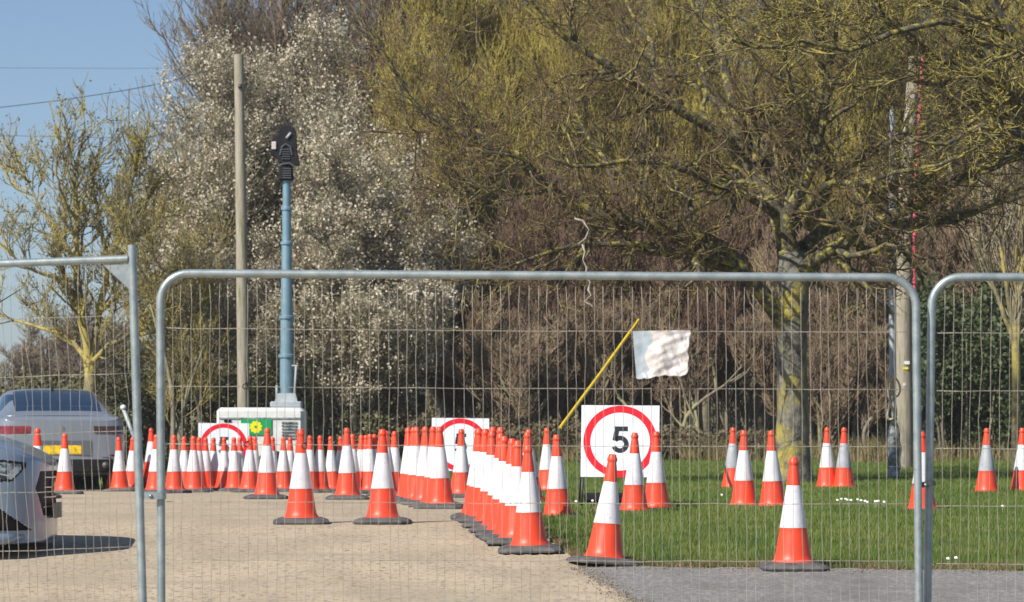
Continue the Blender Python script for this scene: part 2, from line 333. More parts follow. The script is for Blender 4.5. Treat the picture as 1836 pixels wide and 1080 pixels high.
# ---------------------------------------------------------------- traffic cones
def cone_proto():
    t = empty('traffic_cone')
    body = [(.144,.047),(.141,.052),(.1315,.064),(.1245,.080),(.1195,.100),(.1150,.125),(.1105,.155),(.1030,.200),(.0965,.240),(.0915,.272),(.0918,.276),(.0900,.280),
            (.0455,.560),(.0465,.566),(.046,.572),(.0365,.655),(.031,.690),(.0295,.698),(.034,.704),(.0345,.712),(.034,.722),(.031,.728),(.0275,.735),(.026,.745),(.022,.750),(.010,.751)]
    MB().lathe(body, 28).build('cone_body', M['orange'], t, True, 50)
    MB().lathe([(.0925,.278),(.0930,.281),(.0478,.559),(.0470,.562),(.044,.562)], 28).build('reflective_sleeve', M['sleeve'], t, True, 50)
    b = MB(); pts = []
    def ring(r, z, c): return [(r-c,-r,z),(r,-r+c,z),(r,r-c,z),(r-c,r,z),(-r+c,r,z),(-r,r-c,z),(-r,-r+c,z),(-r+c,-r,z)]
    vs = ring(.222,0,.055) + ring(.226,.012,.055) + ring(.214,.028,.055) + ring(.175,.044,.06) + ring(.150,.049,.055)
    fs = [(i*8+k, i*8+(k+1)%8, (i+1)*8+(k+1)%8, (i+1)*8+k) for i in range(4) for k in range(8)] + [tuple(range(32,40)), tuple(range(7,-1,-1))]
    b.add(vs, fs)
    b.build('rubber_base', M['rubber'], t)
    return t
proto = cone_proto(); proto_used = False
ORD = ['first','second','third','fourth','fifth','sixth','seventh','eighth','ninth','tenth','eleventh','twelfth','thirteenth','fourteenth','fifteenth','sixteenth','seventeenth','eighteenth','nineteenth','twentieth','twenty-first','twenty-second','twenty-third','twenty-fourth','twenty-fifth','twenty-sixth','twenty-seventh','twenty-eighth','twenty-ninth','thirtieth']
def solve_d(px, tip, base):
    d = np.arange(22, 60, .05); z = zg((px - CX) * d / F, d)
    e = (HY + (CZ - z) * F / d - base) ** 2 * 1.2 + (HY - (z + .75 - CZ) * F / d - tip) ** 2
    return float(d[np.argmin(e)])
def y_on_lawn(x, d): return d > float(yb(x)) + .3
def put_cone(px, tip, base, label, group, rz=None, lift=0, lie=False, old=False, lean=0):
    global proto_used
    d = solve_d(px, tip, base); x = X(px, d); z = float(zg(x, d))
    if not proto_used: c = proto; proto_used = True; kids = list(proto.children)
    else:
        c = proto.copy(); col.objects.link(c); kids = []
        for ch in proto.children:
            k = ch.copy(); col.objects.link(k); k.parent = c; kids.append(k)
    if group == GG and y_on_lawn(x, d): z -= .042
    c.location = (x, d, z + lift + .001)
    c.rotation_euler = (rs.normal(0, .010), rs.normal(0, .013) + R(lean), R(rs.uniform(-9, 9)) if rz is None else R(rz))
    if lie: c.rotation_euler = (R(-88), 0, R(12)); c.location.z += .16
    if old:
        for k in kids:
            if k.name.startswith('reflective'): k.data = k.data.copy(); k.data.materials[0] = M['sleeve_worn_shaded']; k['label'] = 'greyed worn reflective sleeve'
    tag(c, label, 'traffic cone', group)
    return c
GN = 'traffic cones in the near slanting row along the road edge'
GF = 'traffic cones in the crowded far row across the road'
GM = 'traffic cones in the middle distance on the road'
GG = 'traffic cones standing on the lawn'
# near row, from the front
nr = [(950,797,990),(928,790,977),(917,788,969),(905,784,961),(895,779,953),(882,774,945),(871,768,937),(856,767,931),(864,768,933)]
nr.sort(key=lambda a: -a[2])
for i, (px, tp, bs) in enumerate(nr):
    put_cone(px, tp, bs, 'orange and white cone nearest the camera in the slanting row at the verge corner' if i == 0 else
             f'orange and white cone, {ORD[i]} from the front in the slanting row left of lawn', GN)
put_cone(540,767.5,940,'tall looking orange and white cone alone on concrete, left of a matching one', GM, rz=4)
put_cone(686,766,940,'cone alone on concrete, midway between the front left cone and the slanting row', GM, rz=-3)
put_cone(623,764,895,'orange and white cone on concrete just in front of the far row', GM)
put_cone(478,768,895,'orange and white cone in front of the trailer cabinet with the green panel', GM)
put_cone(1083,813,1013,'orange and white cone on the asphalt edge in front of the large sign, leaning right', GG, rz=14, lean=5.6)
put_cone(1422,819,1021,'orange and white cone on the asphalt edge below the lichened tree trunk', GG, rz=2)
# second slanting row left of the second sign
for i, (px, tp, bs) in enumerate([(789,765.5,912),(780,764,909),(763,762,905),(749,760,901),(741,760,898),(734,760,896)]):
    put_cone(px, tp, bs, f'cone, {ORD[i]} from the front in the short packed row left of the middle sign', 'traffic cones in the short packed row left of the middle sign')
put_cone(884,763,921,'cone standing behind the slanting row, just right of the middle sign', GN)
put_cone(897,767,924,'cone standing behind the slanting row, second right of the middle sign', GN)
put_cone(827,765,888,'orange and white cone on grass in front of the middle speed sign', GG)
put_cone(943,772,915,'cone half hidden behind the front of the slanting row, touching the lawn', GG)
put_cone(951,764,899,'rear cone peeping over the front of the slanting row', GG)
put_cone(982,762,880,'small far cone on the lawn behind the yellow stay foot', GG)
put_cone(1000,769,926,'cone on the lawn at the foot of the yellow guy wire cover', GG)
put_cone(1137,769,916,'cone on the lawn directly in front of the large speed sign, hiding its right half', GG)
put_cone(1177,774,909,'cone on the lawn at the right edge of the large five sign', GG)
put_cone(1313,768,875,'dull greyed far cone on the lawn behind the left of a pair', GG, old=True)
put_cone(1334,768,906,'bright cone on the lawn left of the tree trunk, in front of a dull one', GG)
put_cone(1386,770,907,'cone on the lawn beside the left of the lichened trunk', GG)
put_cone(1483,767,874,'left one of two touching cones right of the tree trunk', GG)
put_cone(1513,770,874,'right one of two touching cones right of the tree trunk', GG, old=True)
put_cone(1654,770,912,'cone seen behind the two joined fence posts on the right', GG)
put_cone(1769,773,882,'darkened cone in tree shade on the lawn, right fence panel', GG, old=True)  # greyed sleeve colour stands in for the tree shade
put_cone(1832,777,880,'cone on the lawn cut by the right edge of the photo', GG)
# far left
put_cone(68,762,891,'cone between the two parked cars, its foot hidden by the near bonnet', 'traffic cones beside the parked cars')
put_cone(116,780,889,'cone alone in front of the grey car number plate', 'traffic cones beside the parked cars')
put_cone(139,800,881,'toppled cone behind the one at the grey car number plate, only its foot showing', 'traffic cones beside the parked cars', lie=True)
far = [(206,787),(215,784),(237,787),(270,789),(279,777),(313,778),(332,783),(348,782),(355,785),(369,787),(381,787),(402,787),(421,785),(431,786),(447,781),(455,783),(488,784),(508,784),(519,783),
       (555,780),(573,780),(596,781),(612,782),(632,778),(647,780),(656,781),(663,778),(672,777),(693,770),(707,772)]
for i, (px, tp) in enumerate(far):
    put_cone(px, tp, 881.5 + (2 if px > 620 else 0) + (3 if px > 685 else 0) + rs.uniform(-1,1), f'orange and white cone, {ORD[i]} from the left in the far row across the road', GF)
put_cone(271,788,882,'extra cone stacked on top of another in the far row beside the left fence joint', GF, lift=.13)

# ---------------------------------------------------------------- temporary fence
def arc(c, r, a0, a1, n=9):
    return [(c[0] + r*math.cos(R(a0 + (a1-a0)*i/n)), c[1] + r*math.sin(R(a0 + (a1-a0)*i/n))) for i in range(n+1)]
def wires(x0, x1, z0, z1, nv, hz, jit=.004, name='wire_mesh', parent=None, sag=.004):
    mb = MB()
    for i in range(nv):
        x = x0 + (x1 - x0) * (i + .5) / nv + rs.normal(0, jit*.5)
        zs = [z1] + list(hz) + [z0]; zs = sorted(set(zs), reverse=True); pts = []
        for j, z in enumerate(zs):
            pts.append((x + rs.normal(0, jit*.35), -.003 + rs.normal(0, .002), z))
            if j < len(zs) - 1: pts.append((x + rs.normal(0, jit*.6), -.003 + rs.normal(0, .004), (z + zs[j+1]) / 2))
        mb.tube(pts, .0013, 5)
    for z in hz:
        n = 30; mb.tube([(x0 - .01 + (x1 - x0 + .02) * i / n, .003, z + rs.normal(0, sag*.3) - sag * math.sin(math.pi*i/n)) for i in range(n+1)], .0018, 5)
    return mb.build(name, M['wire'], parent, True)
DF = 16.0
def zf(py, d=DF): return CZ + (HY - py) * d / F
# middle panel: origin at ground at its left upright
zgnd = float(zg(0, DF))
def round_panel(px0, px1, ptop0, d, label, hz_px, nv, sl=0, sr=0, drop=0):
    x0, x1 = X(px0, d), X(px1, d); o = empty('mesh_fence', (x0, d, zgnd)); Wd = x1 - x0; H = zf(ptop0, d) - zgnd; r = .135
    path = [(0, -.02)] + [(0, z) for z in np.linspace(.2, H - r, 8)] + arc((r, H - r), r, 180, 90)[1:] + [(x, H) for x in np.linspace(r + .2, Wd - r, 14)] + arc((Wd - r, H - r), r, 90, 0)[1:] + [(Wd, z) for z in np.linspace(H - r - .15, -.02, 8)]
    q = d / F
    def bend(x, z): u = x / Wd; v = z / H; return (x + (sl*(1-u) + sr*u)*q*v, z - drop*q*u*v)
    path = [bend(x, z) for x, z in path]
    MB().tube([(x, 0, z) for x, z in path], .0192, 14).build('tube_frame', M['galv'], o, True, 60)
    hz = [zf(p, d) - zgnd for p in hz_px]
    wm = wires(.035, Wd - .035, .12, H - .05, nv, hz, parent=o)
    for v in wm.data.vertices: v.co.x, v.co.z = bend(v.co.x, v.co.z)
    return tag(o, label, 'fence panel', 'temporary mesh fence panels')
hzm = [589 + 103.6*k for k in range(7)]
p_mid = round_panel(290, 1650, 490, DF, 'galvanised mesh fence panel with rounded top corners spanning the middle of the photo', hzm, 79, sl=-3, sr=-8, drop=8)
p_right = round_panel(1660, 1660+1360, 497, DF + .06, 'galvanised mesh fence panel with rounded corner cut by the right edge', [597 + 103.6*k for k in range(7)], 79, sl=11, sr=8, drop=0)
# left panel: square corners with a gusset, leaning slightly
o = empty('mesh_fence', (X(262, DF - .04), DF - .04, zgnd), ry=R(-1.72)); H = zf(440) - zgnd
MB().tube([(0, 0, -.02), (0, 0, .6), (0, 0, 1.2), (0, 0, H)], .0200, 14).build('upright_tube', M['galv'], o, True, 60)
MB().tube([(-3.45, 0, -.02), (-3.45, 0, H)], .0200, 14).build('upright_tube', M['galv'], o, True, 60)
MB().tube([(-3.45, .0, H - .055), (-1.7, 0, H - .066), (-.9, 0, H - .070), (-.02, 0, H - .064)], .0185, 14).build('rail_tube', M['galv'], o, True, 60)
MB().tube([(-3.45, 0, .12), (-.02, 0, .12)], .0185, 14).build('rail_tube', M['galv'], o, True, 60)
MB().prism([(-.135, H - .088), (-.018, H - .088), (-.018, H - .205)], -.003, .003).build('corner_gusset', M['galv'], o)
wires(-3.41, -.03, .14, H - .09, 79, [zf(565 + 103.6*k) - zgnd + .0 for k in range(6)], jit=.010, parent=o, sag=.006)
tag(o, 'leaning galvanised mesh fence panel with square gusseted corner at the left edge', 'fence panel', 'temporary mesh fence panels')
# couplers
def coupler(px0, px1, py, d, h, m, label, ry=0):
    c = W((px0 + px1) / 2, py, d); o = empty('fence_coupler', c, ry=ry); w = (px1 - px0) * d / F
    g = []
    r = .0255; a = w/2 - r
    out = [(x + a, y) for x, y in arc((0,0), r, -90, 90, 8)] + [(x - a, y) for x, y in arc((0,0), r, 90, 270, 8)]
    inn = [(x*.86 if False else x, y) for x, y in out]
    mb = MB(); n = len(out)
    vs = [(x, y, -h/2) for x, y in out] + [(x, y, h/2) for x, y in out] + [(x*.93, y*.84, -h/2) for x, y in out] + [(x*.93, y*.84, h/2) for x, y in out]
    fs = []
    for i in range(n):
        j = (i+1) % n; fs += [(i, j, j+n, i+n), (j+2*n, i+2*n, i+3*n, j+3*n), (i+n, j+n, j+3*n, i+3*n), (j, i, i+2*n, j+2*n)]
    mb.add(vs, fs); mb.build('clamp_band', m, o, True, 40)
    MB().lathe([(.0095,0),(.0095,.003),(.0085,.007),(.005,.010),(.001,.0105)], 14).build('bolt_head', M['bolt'], o, True, 40).matrix_local = Matrix.Translation((.002, -r, -.002)) @ Matrix.Rotation(R(90), 4, 'X')
    return tag(o, label, 'fence clamp', 'clamps joining fence panels')
coupler(243, 298, 889, DF - .02, .033, M['galv'], 'light grey steel clamp with round bolt joining the two left fence posts', ry=R(-.6))
coupler(1637, 1678, 869, DF + .03, .024, M['dark_metal'], 'dark weathered clamp joining the two right fence posts', ry=R(-9))
# tie rings on the wires and black tie tail
def ring_tie(px, py, label):
    c = W(px, py, DF - .004); mb = MB()
    mb.tube([c + Vector((.012*math.cos(t), -.003, .012*math.sin(t) - .008)) for t in np.linspace(0, 2*math.pi*.93, 12)], .0022, 6)
    mb.tube([c + Vector((.0, -.004, .004)), c + Vector((.014, -.012, .010))], .0028, 5)
    return tag(mb.build('cable_tie', M['black'], None, True), label, 'cable tie', 'black cable ties on the fence wires')
ring_tie(440, 690, 'black cable tie loop on fence wire beside the left wooden pole')
ring_tie(443, 794, 'black cable tie loop on fence wire in front of the left speed sign')
ring_tie(1236, 594, 'black cable tie at the top right corner of the white plastic sheet')
ring_tie(549, 690, 'black cable tie on fence wire right of the blue mast foot')
ring_tie(546, 797, 'black cable tie on fence wire beside a cone tip')
tag(MB().tube([W(-60, 572, DF-.05), W(-10, 548, DF-.05), W(37, 519, DF-.06)], [.003,.003,.0018], 6).build('cable_tie', M['black'], None, True), 'long thin black tie tail poking up at the left edge', 'cable tie', 'black cable ties on the fence wires')

# crumpled plastic sheet on the fence
def sheet():
    RID = [(.3,3.1,.2,.012),(1.5,2.7,.6,.010),(-.7,4.3,.1,.009),(.9,6.1,.4,.006),(2.2,7.3,.9,.005),(-.2,9.7,.3,.004),(1.2,12.1,.5,.003),(2.7,15,.2,.0025)]
    d = DF - .02; nx, ny = 46, 36; V = []; top = [(1134,594),(1236,592)]; bot = [(1141,679),(1232,672)]
    for j in range(ny + 1):
        v = j / ny
        for i in range(nx + 1):
            u = i / nx; x = (1134 + 102*u) * (1 - v) + (1141 + 90*u) * v; y = (594 - 1.5*u) * (1 - v) + (679 - 7*u) * v
            y += 1.6*math.sin(u*9) * v + .8*math.sin(u*31) * v; x += (1.2*math.sin(v*9 + 1) + 1.0*math.sin(v*23)) * u**8
            yy = 0
            for an, fr, ph, am in RID:
                q_ = (u*math.cos(an) + v*math.sin(an))*fr + ph; yy += am * abs((q_ % 2) - 1)
            yy *= .25 + .9*min(1, max(0, (u - .15)*2.5 + .7*max(0, v - .45)))
            p = W(x, y, d); V.append((p.x, p.y - yy - .003, p.z))
    V = np.array(V); n = nx + 1; q = np.array([(j*n + i, j*n + i + 1, (j+1)*n + i + 1, (j+1)*n + i) for j in range(ny) for i in range(nx)])
    uu = np.tile(np.arange(nx), ny) / nx; vv = np.repeat(np.arange(ny), nx) / ny
    clear = uu < .30 - .12*vv + .06*np.sin(vv*9)
    t = empty('plastic_sheet', tuple(V.mean(0))); c = V.mean(0)
    def sub(mask, name, m):
        f = q[mask]; ids, inv = np.unique(f.ravel(), return_inverse=True); ob = mesh_np(name, V[ids] - c, inv.reshape(-1, 4), m, t, smooth=False); return ob
    sub(~clear, 'crumpled_sheet', M['bagwhite']); sub(clear, 'clear_strip', M['bagclear'])
    fl = MB(); vs = []
    for k in range(9):
        a = k/8; p = W(1226 + 5*math.sin(a*5), 604 + 44*a, d - .028); e = W(1236 + 2*math.sin(a*9) - 7*a*a, 602 + 52*a, d - .012); vs += [Vector(p) - Vector(c), Vector(e) - Vector(c)]
    fl.add(vs, [(2*k, 2*k+1, 2*k+3, 2*k+2) for k in range(8)]); fl.build('torn_flap', M['bagwhite'], t, True)
    return tag(t, 'crumpled torn white plastic sheet with bluish left side hanging on the fence wires', 'plastic sheet')
sheet()

# ---------------------------------------------------------------- speed signs
def five(mb, cx_, cz, h, y0, y1):
    s = h / .225; w = .042*s
    mb.prism([(cx_-.047*s, cz+.112*s),(cx_+.066*s, cz+.112*s),(cx_+.066*s, cz+.072*s),(cx_-.047*s+.004*s, cz+.072*s)], y0, y1)
    mb.prism([(cx_-.050*s, cz+.0725*s),(cx_-.008*s, cz+.0725*s),(cx_-.020*s, cz-.012*s),(cx_-.062*s, cz-.006*s)], y0, y1)
    c = (cx_ + .001*s, cz - .040*s); ro = .0735*s; ri = .034*s; a = [R(t) for t in np.linspace(142, -158, 26)]
    for i in range(25):
        p = [(c[0] + ro*math.cos(a[i]), c[1] + ro*math.sin(a[i])), (c[0] + ro*math.cos(a[i+1]), c[1] + ro*math.sin(a[i+1])), (c[0] + ri*math.cos(a[i+1]), c[1] + ri*math.sin(a[i+1])), (c[0] + ri*math.cos(a[i]), c[1] + ri*math.sin(a[i]))]
        mb.prism(p, y0, y1)
def sign(px0, px1, ptop, d, label, lean=9, yaw=0, clear=.17, wh=.93, roll=0):
    w = (px1 - px0) * d / F; x = X((px0 + px1) / 2, d); g = float(zg(x, d)); top = CZ + (HY - ptop) * d / F
    h = w * wh; o = empty('speed_limit_sign', (x, d, g), rz=R(yaw), ry=R(roll)); k = w / .70
    M3 = Matrix.Rotation(R(-lean), 3, 'X')           # leans back
    zc = top - g - h/2*math.cos(R(lean)); M4 = Matrix.Translation((0, 0, zc)) @ Matrix.Rotation(R(-lean), 4, 'X')
    bd = MB().box((0, .003, 0), (w, .006, h)).build('sign_board', M['signwhite'], o); bd.matrix_local = M4
    rm = MB(); n = 64; ro, ri = .330*k, .268*k
    a = np.linspace(0, 2*math.pi, n + 1)
    for i in range(n):
        p = [(ro*math.cos(a[i]), ro*math.sin(a[i])*.985), (ro*math.cos(a[i+1]), ro*math.sin(a[i+1])*.985), (ri*math.cos(a[i+1]), ri*math.sin(a[i+1])*.985), (ri*math.cos(a[i]), ri*math.sin(a[i])*.985)]
        rm.prism(p, -.0025, -.0002)
    rg = rm.build('red_ring', M['signred'], o); rg.matrix_local = M4 @ Matrix.Translation((0, 0, -.003))
    fm = MB(); five(fm, -.002*k, .015, .240*k, -.0025, -.0002); fv = fm.build('numeral_five', M['signblack'], o); fv.matrix_local = M4
    fr = MB(); e = .011
    for s_ in (-1, 1): fr.box((s_*(w/2 - .02), .018, -.0), (.024, .022, h))
    fr.box((0, .019, h/2 - .012), (w - .07, .02, .022)).box((0, .019, -h/2 + .012), (w - .07, .02, .022))
    f = fr.build('back_frame', M['dark_metal'], o); f.matrix_local = M4
    bz = zc - h/2*math.cos(R(lean)); by = -h/2*math.sin(R(lean)); ty = -by; tz = zc + h/2*math.cos(R(lean))
    for s_ in (-1, 1):
        MB().tube([(s_*(w/2-.02), by + .015, bz + .02), (s_*(w/2 - .01), by*1.5, 0)], .012, 8).build('front_leg', M['dark_metal'], o, True)
        MB().tube([(s_*(w/2-.03), ty + .035, tz - .1), (s_*(w/2 + .035), ty + .42, 0)], .012, 8).build('rear_leg', M['dark_metal'], o, True)
    MB().box((0, by*1.3, .075), (w*.9, .10, .09), bev=.02).build('sandbag_ballast', M['black'], o)
    return tag(o, label, 'road sign', 'portable speed limit signs')
sign(1041, 1181, 727, 32.6, 'largest speed limit 5 sign on the lawn, red ring, whole numeral visible', yaw=-4, roll=.4)
sign(773, 876, 750, 41.5, 'middle speed limit sign behind cones, most of the numeral hidden by a cone', yaw=3, roll=.6)
sign(355, 446, 759, 50.2, 'left speed limit sign in front of the white trailer, lower half behind cones', yaw=4, roll=.3)

# ---------------------------------------------------------------- camera tower trailer
def tower():
    d = 54.5; s = F / d; x0, x1 = X(388, d), X(545, d); g = float(zg((x0+x1)/2, d)); xc = (x0 + x1)/2
    o = empty('camera_tower_trailer', (xc, d, g)); w = x1 - x0; ztop = CZ + (HY - 731)/s - g; zb = .32; h = ztop - zb
    def LX(px): return X(px, d) - xc
    def LZ(py): return CZ + (HY - py)/s - g
    b = MB(); b.box((0, .45, zb + h/2), (w, .9, h), bev=.055); b.build('cabinet', M['white'], o, True, 40)
    MB().box((0, -.008, zb + h - .17), (w*.93, .016, .025)).build('lid_seam', M['greybox'], o)
    gp = MB().box(((LX(432)+LX(487))/2, -.012, (LZ(752)+LZ(780))/2), (LX(487)-LX(432), .022, LZ(752)-LZ(780))).build('green_panel', M['green'], o)
    fl = MB(); c = (LX(459), LZ(766)); n = 80; a = np.linspace(0, 2*math.pi, n+1); ro = .093
    for i in range(n):
        f1 = 1 + .10*math.sin(a[i]*10); f2 = 1 + .10*math.sin(a[i+1]*10)
        fl.prism([(c[0]+ro*f1*math.cos(a[i]), c[1]+ro*f1*math.sin(a[i])), (c[0]+ro*f2*math.cos(a[i+1]), c[1]+ro*f2*math.sin(a[i+1])), (c[0]+.024*math.cos(a[i+1]), c[1]+.024*math.sin(a[i+1])), (c[0]+.024*math.cos(a[i]), c[1]+.024*math.sin(a[i]))], -.028, -.0235)
    fl.build('flower_emblem', M['lyellow'], o)
    lv = MB()
    for k in range(6): lv.box((LX(519), -.010, LZ(758 + 5.6*k)), (.24, .03, .016), Matrix.Rotation(R(35), 3, 'X'))
    lv.build('louvre', M['greybox'], o)
    MB().box((LX(408), -.014, LZ(755)), (.11, .03, .045), bev=.008).build('handle', M['black'], o)
    # chassis
    ch = MB().box((0, .45, .27), (w*1.02, .7, .07)); ch.box((-w/2 - .25, .45, .25), (.6, .06, .06)); ch.build('chassis', M['dark_metal'], o)
    for sx_ in (-.18, .18):
        wh = MB(); wh.lathe([(.12,-.07),(.25,-.07),(.28,-.05),(.28,.05),(.25,.07),(.12,.07)], 24); k = wh.build('wheel', M['tyre'], o, True, 40); k.matrix_local = Matrix.Translation((sx_*0 + (.2 if sx_ > 0 else .2), .02 if sx_ < 0 else .88, .28)) @ Matrix.Rotation(R(90), 4, 'X')
    # mast base and telescopic mast
    mb = MB(); mb.box((LX(511), .40, ztop + .05), (.50, .4, .10), bev=.02); mb.box((LX(511), .40, ztop + .16), (.36, .3, .14), taper=.8); mb.build('mast_foot', M['greypole'], o)
    secs = [(718, 636, .107), (636, 566, .100), (566, 490, .090), (490, 432, .082), (432, 370, .073), (370, 314, .064)]
    mb = MB(); cx_ = lambda py: LX(511)
    for p0, p1, r in secs:
        mb.lathe([(r, LZ(p0)), (r, LZ(p1)), (r*.8, LZ(p1))], 12, (cx_(p0), .40, 0)); MB().lathe([(r*1.0, -.04), (r*1.25, -.035), (r*1.25, 0.005), (r*.9, .02)], 16, (cx_(p0), .40, LZ(p1))).build('mast_collar', M['mast'], o, True, 40)
    mb.build('mast', M['mast'], o, True, 40)
    MB().tube([(LX(525), .3, LZ(720)), (LX(529), .3, LZ(655))], .018, 8).tube([(LX(520), .35, LZ(655)), (LX(533), .3, LZ(655))], .012, 6).tube([(LX(494), .3, LZ(722)), (LX(494), .3, LZ(690))], .02, 6).build('winch_arm', M['greypole'], o, True)
    # camera head
    hd = MB(); P = [(LX(a), LZ(b_)) for a, b_ in ((500,231),(504,223),(519,222),(528,232),(529,262),(534,293),(519,292),(497,288),(494,280),(483,274),(483,256),(488,243),(498,240))]
    hd.prism(P[::-1], .24, .56); hd.build('camera_head', M['black'], o)
    MB().box((LX(489.5), .225, LZ(259)), (.075, .03, .125), bev=.008).build('warning_label', M['bagwhite'], o)
    g_ = MB()
    for k in range(5): g_.box((LX(511), .228, LZ(266 + k*4.2)), (.13, .025, .013))
    for k in range(5): g_.box((LX(512.5), .262, LZ(300 + k*4.2)), (.13, .03, .016))
    g_.tube([W2 for W2 in [(LX(500), .225, LZ(276)), (LX(504), .225, LZ(261)), (LX(511), .225, LZ(256)), (LX(519), .225, LZ(261)), (LX(522), .225, LZ(276))]], .014, 6)
    g_.tube([(LX(498), .225, LZ(297)), (LX(505), .225, LZ(292)), (LX(518), .225, LZ(291)), (LX(527), .225, LZ(297))], .016, 6)
    g_.build('vent_grille', mat('grille_grey', (.07,.08,.09), .5), o)
    MB().tube([(LX(512), .22, LZ(246)), (LX(520), .22, LZ(236))], .022, 8).build('bracket_arm', M['greypole'], o, True)
    MB().box((LX(510), .40, LZ(306)), (.24, .24, .26), taper=.85, bev=.02).build('pan_unit', M['black'], o)
    return tag(o, 'white trailer cabinet with green flower panel, tall blue grey mast and black camera head', 'camera tower')
tower()

# ---------------------------------------------------------------- poles, wires, stay
def pole(name, pts, rad, m, label, cat, group=None, n=16):
    b = Vector(pts[0]); o = MB().tube([Vector(p) - b for p in pts], rad, n).build(name, m, None, True, 50); o.location = b
    return tag(o, label, cat, group)
d = 58; g = float(zg(X(437, d), d)); ptop = W(428, 98, d)
pL = pole('telegraph_pole', [(X(438, d), d, g), W(434, 500, d), W(431, 300, d), ptop], [.102, .098, .088, .080], M['pole'], 'thin weathered wooden pole left of the blue grey mast', 'utility pole', 'weathered wooden utility poles')
MB().tube([(X(431,d)-X(438,d) - .0, -.10, CZ + (HY-160)*d/F - g), (X(431,d)-X(438,d), -.10, CZ + (HY-152)*d/F - g)], .03, 6).build('bolt', M['dark_metal'], pL, True)
d = 52; g = float(zg(X(1622, d), d))
pR = pole('telegraph_pole', [(X(1622, d), d, g - .05), W(1620, 600, d), W(1622, 440, d), W(1627, 290, d), W(1641, 102, d)], [.128, .120, .113, .108, .098], M['pole'], 'thick wooden pole with small white plates behind the right fence joint', 'utility pole', 'weathered wooden utility poles')
for (a, b_, w_, h_, mm) in ((1624, 651, .085, .05, 'white'), (1622, 661, .075, .03, 'lyellow'), (1620, 690, .035, .045, 'white')):
    p = W(a, b_, d) - Vector((X(1622, d), d, g - .05)); MB().box((p.x, p.y - .124, p.z), (w_, .012, h_)).build('number_plate', M[mm], pR)
p = [W(1655, 92, 51.6), W(1650, 180, 51.6), W(1644, 290, 51.6), W(1640, 400, 51.6), W(1639, 490, 51.6), W(1641, 560, 51.7), (X(1642, 51.7), 51.7, float(zg(X(1642,51.7), 51.7)))]
pole('cable_guard', p[::-1], [.026, .028, .030, .030, .030, .030, .030], M['pink'], 'narrow pinkish red cable guard running up the right of the thick wooden pole', 'cable guard', n=8)
# grey lighting column
d = 46; x = X(1603, d); g = float(zg(x, d)); o = empty('lighting_column', (x, d, g)); s = F/d
def zz(py): return CZ + (HY - py)/s - g
MB().lathe([(.082, -.03), (.082, zz(778)), (.075, zz(772)), (.045, zz(758)), (.02, zz(757))], 8).build('column_base', M['greybox'], o, False)
MB().tube([(0, 0, zz(762)), (-.01, 0, zz(700)), (-.02, 0, zz(673))], .030, 10).tube([(-.02, 0, zz(676)), (-.028, 0, zz(450)), (-.03, 0, zz(320)), (-.03, 0, zz(195))], [.046, .044, .040, .036], 12).build('column_shaft', M['greypole'], o, True, 50)
MB().tube([(-.083, -.0, zz(838)), (-.06, -.062, zz(838)), (0, -.087, zz(837)), (.06, -.062, zz(838)), (.083, 0, zz(838))], .010, 6).build('strap', M['chrome'], o, True)
MB().box((0, -.080, zz(849)), (.10, .02, .09), bev=.02).build('access_door', M['greypole'], o); MB().box((.0, -.085, zz(786)), (.03, .012, .02)).build('lock', M['black'], o)
tag(o, 'slim grey column with thick octagonal base and rope hung on it', 'lighting column')
def rope():
    d = 45.88; pts = []
    P = [(1598,673),(1592,690),(1594,712),(1601,735),(1607,752),(1600,754),(1592,748),(1592,738),(1597,712),(1600,685),(1600,674),(1610,684),(1614,698),(1610,710),(1602,712),(1596,730),(1590,748),(1598,752),(1607,744),(1603,715),(1598,690),(1601,674),(1604,700),(1605,735),(1606,757),(1609,780),(1615,803),(1613,825),(1615,842)]
    V = [W(a, b, d + .02*math.sin(i*1.7)) for i, (a, b) in enumerate(P)]
    out = []
    for i in range(len(V)-1):
        p0, p1, p2, p3 = V[max(i-1,0)], V[i], V[i+1], V[min(i+2, len(V)-1)]
        for k in range(5):
            t = k/5; out.append(.5*((2*p1) + (p2-p0)*t + (2*p0-5*p1+4*p2-p3)*t*t + (3*p1-p0-3*p2+p3)*t**3))
    b = out[0].copy(); o = MB().tube([q - b for q in out], .014, 6).build('rope', M['rope'], None, True); o.location = b
    tag(o, 'loosely coiled pale rope hanging on the slim grey column', 'rope')
rope()
# yellow stay cover with thin guy wire up to the pole
d0 = 36.0; a = W(996, 782, d0); a.z = float(zg(a.x, a.y)); m_ = W(1145, 574, 40.0); topp = W(1640, 112, 51.9)
st = empty('guy_wire', a)
lo_ = W(1004, 768, 36.2)
MB().tube([lo_ - a, W(1075, 672, 38.1) - a, W(1131, 594, 39.6) - a], .019, 8).tube([W(1131, 594, 39.6) - a, m_ - a], .016, 8).build('yellow_cover', M['yellow'], st, True, 50)
MB().tube([Vector((0,0,-.02)), lo_ - a], .012, 6).tube([m_ - a, topp - a], .0035, 5).build('steel_wire', M['dark_metal'], st, True)
tag(st, 'slanting bright yellow guy wire cover rising behind cones to the left of the plastic sheet', 'guy wire')
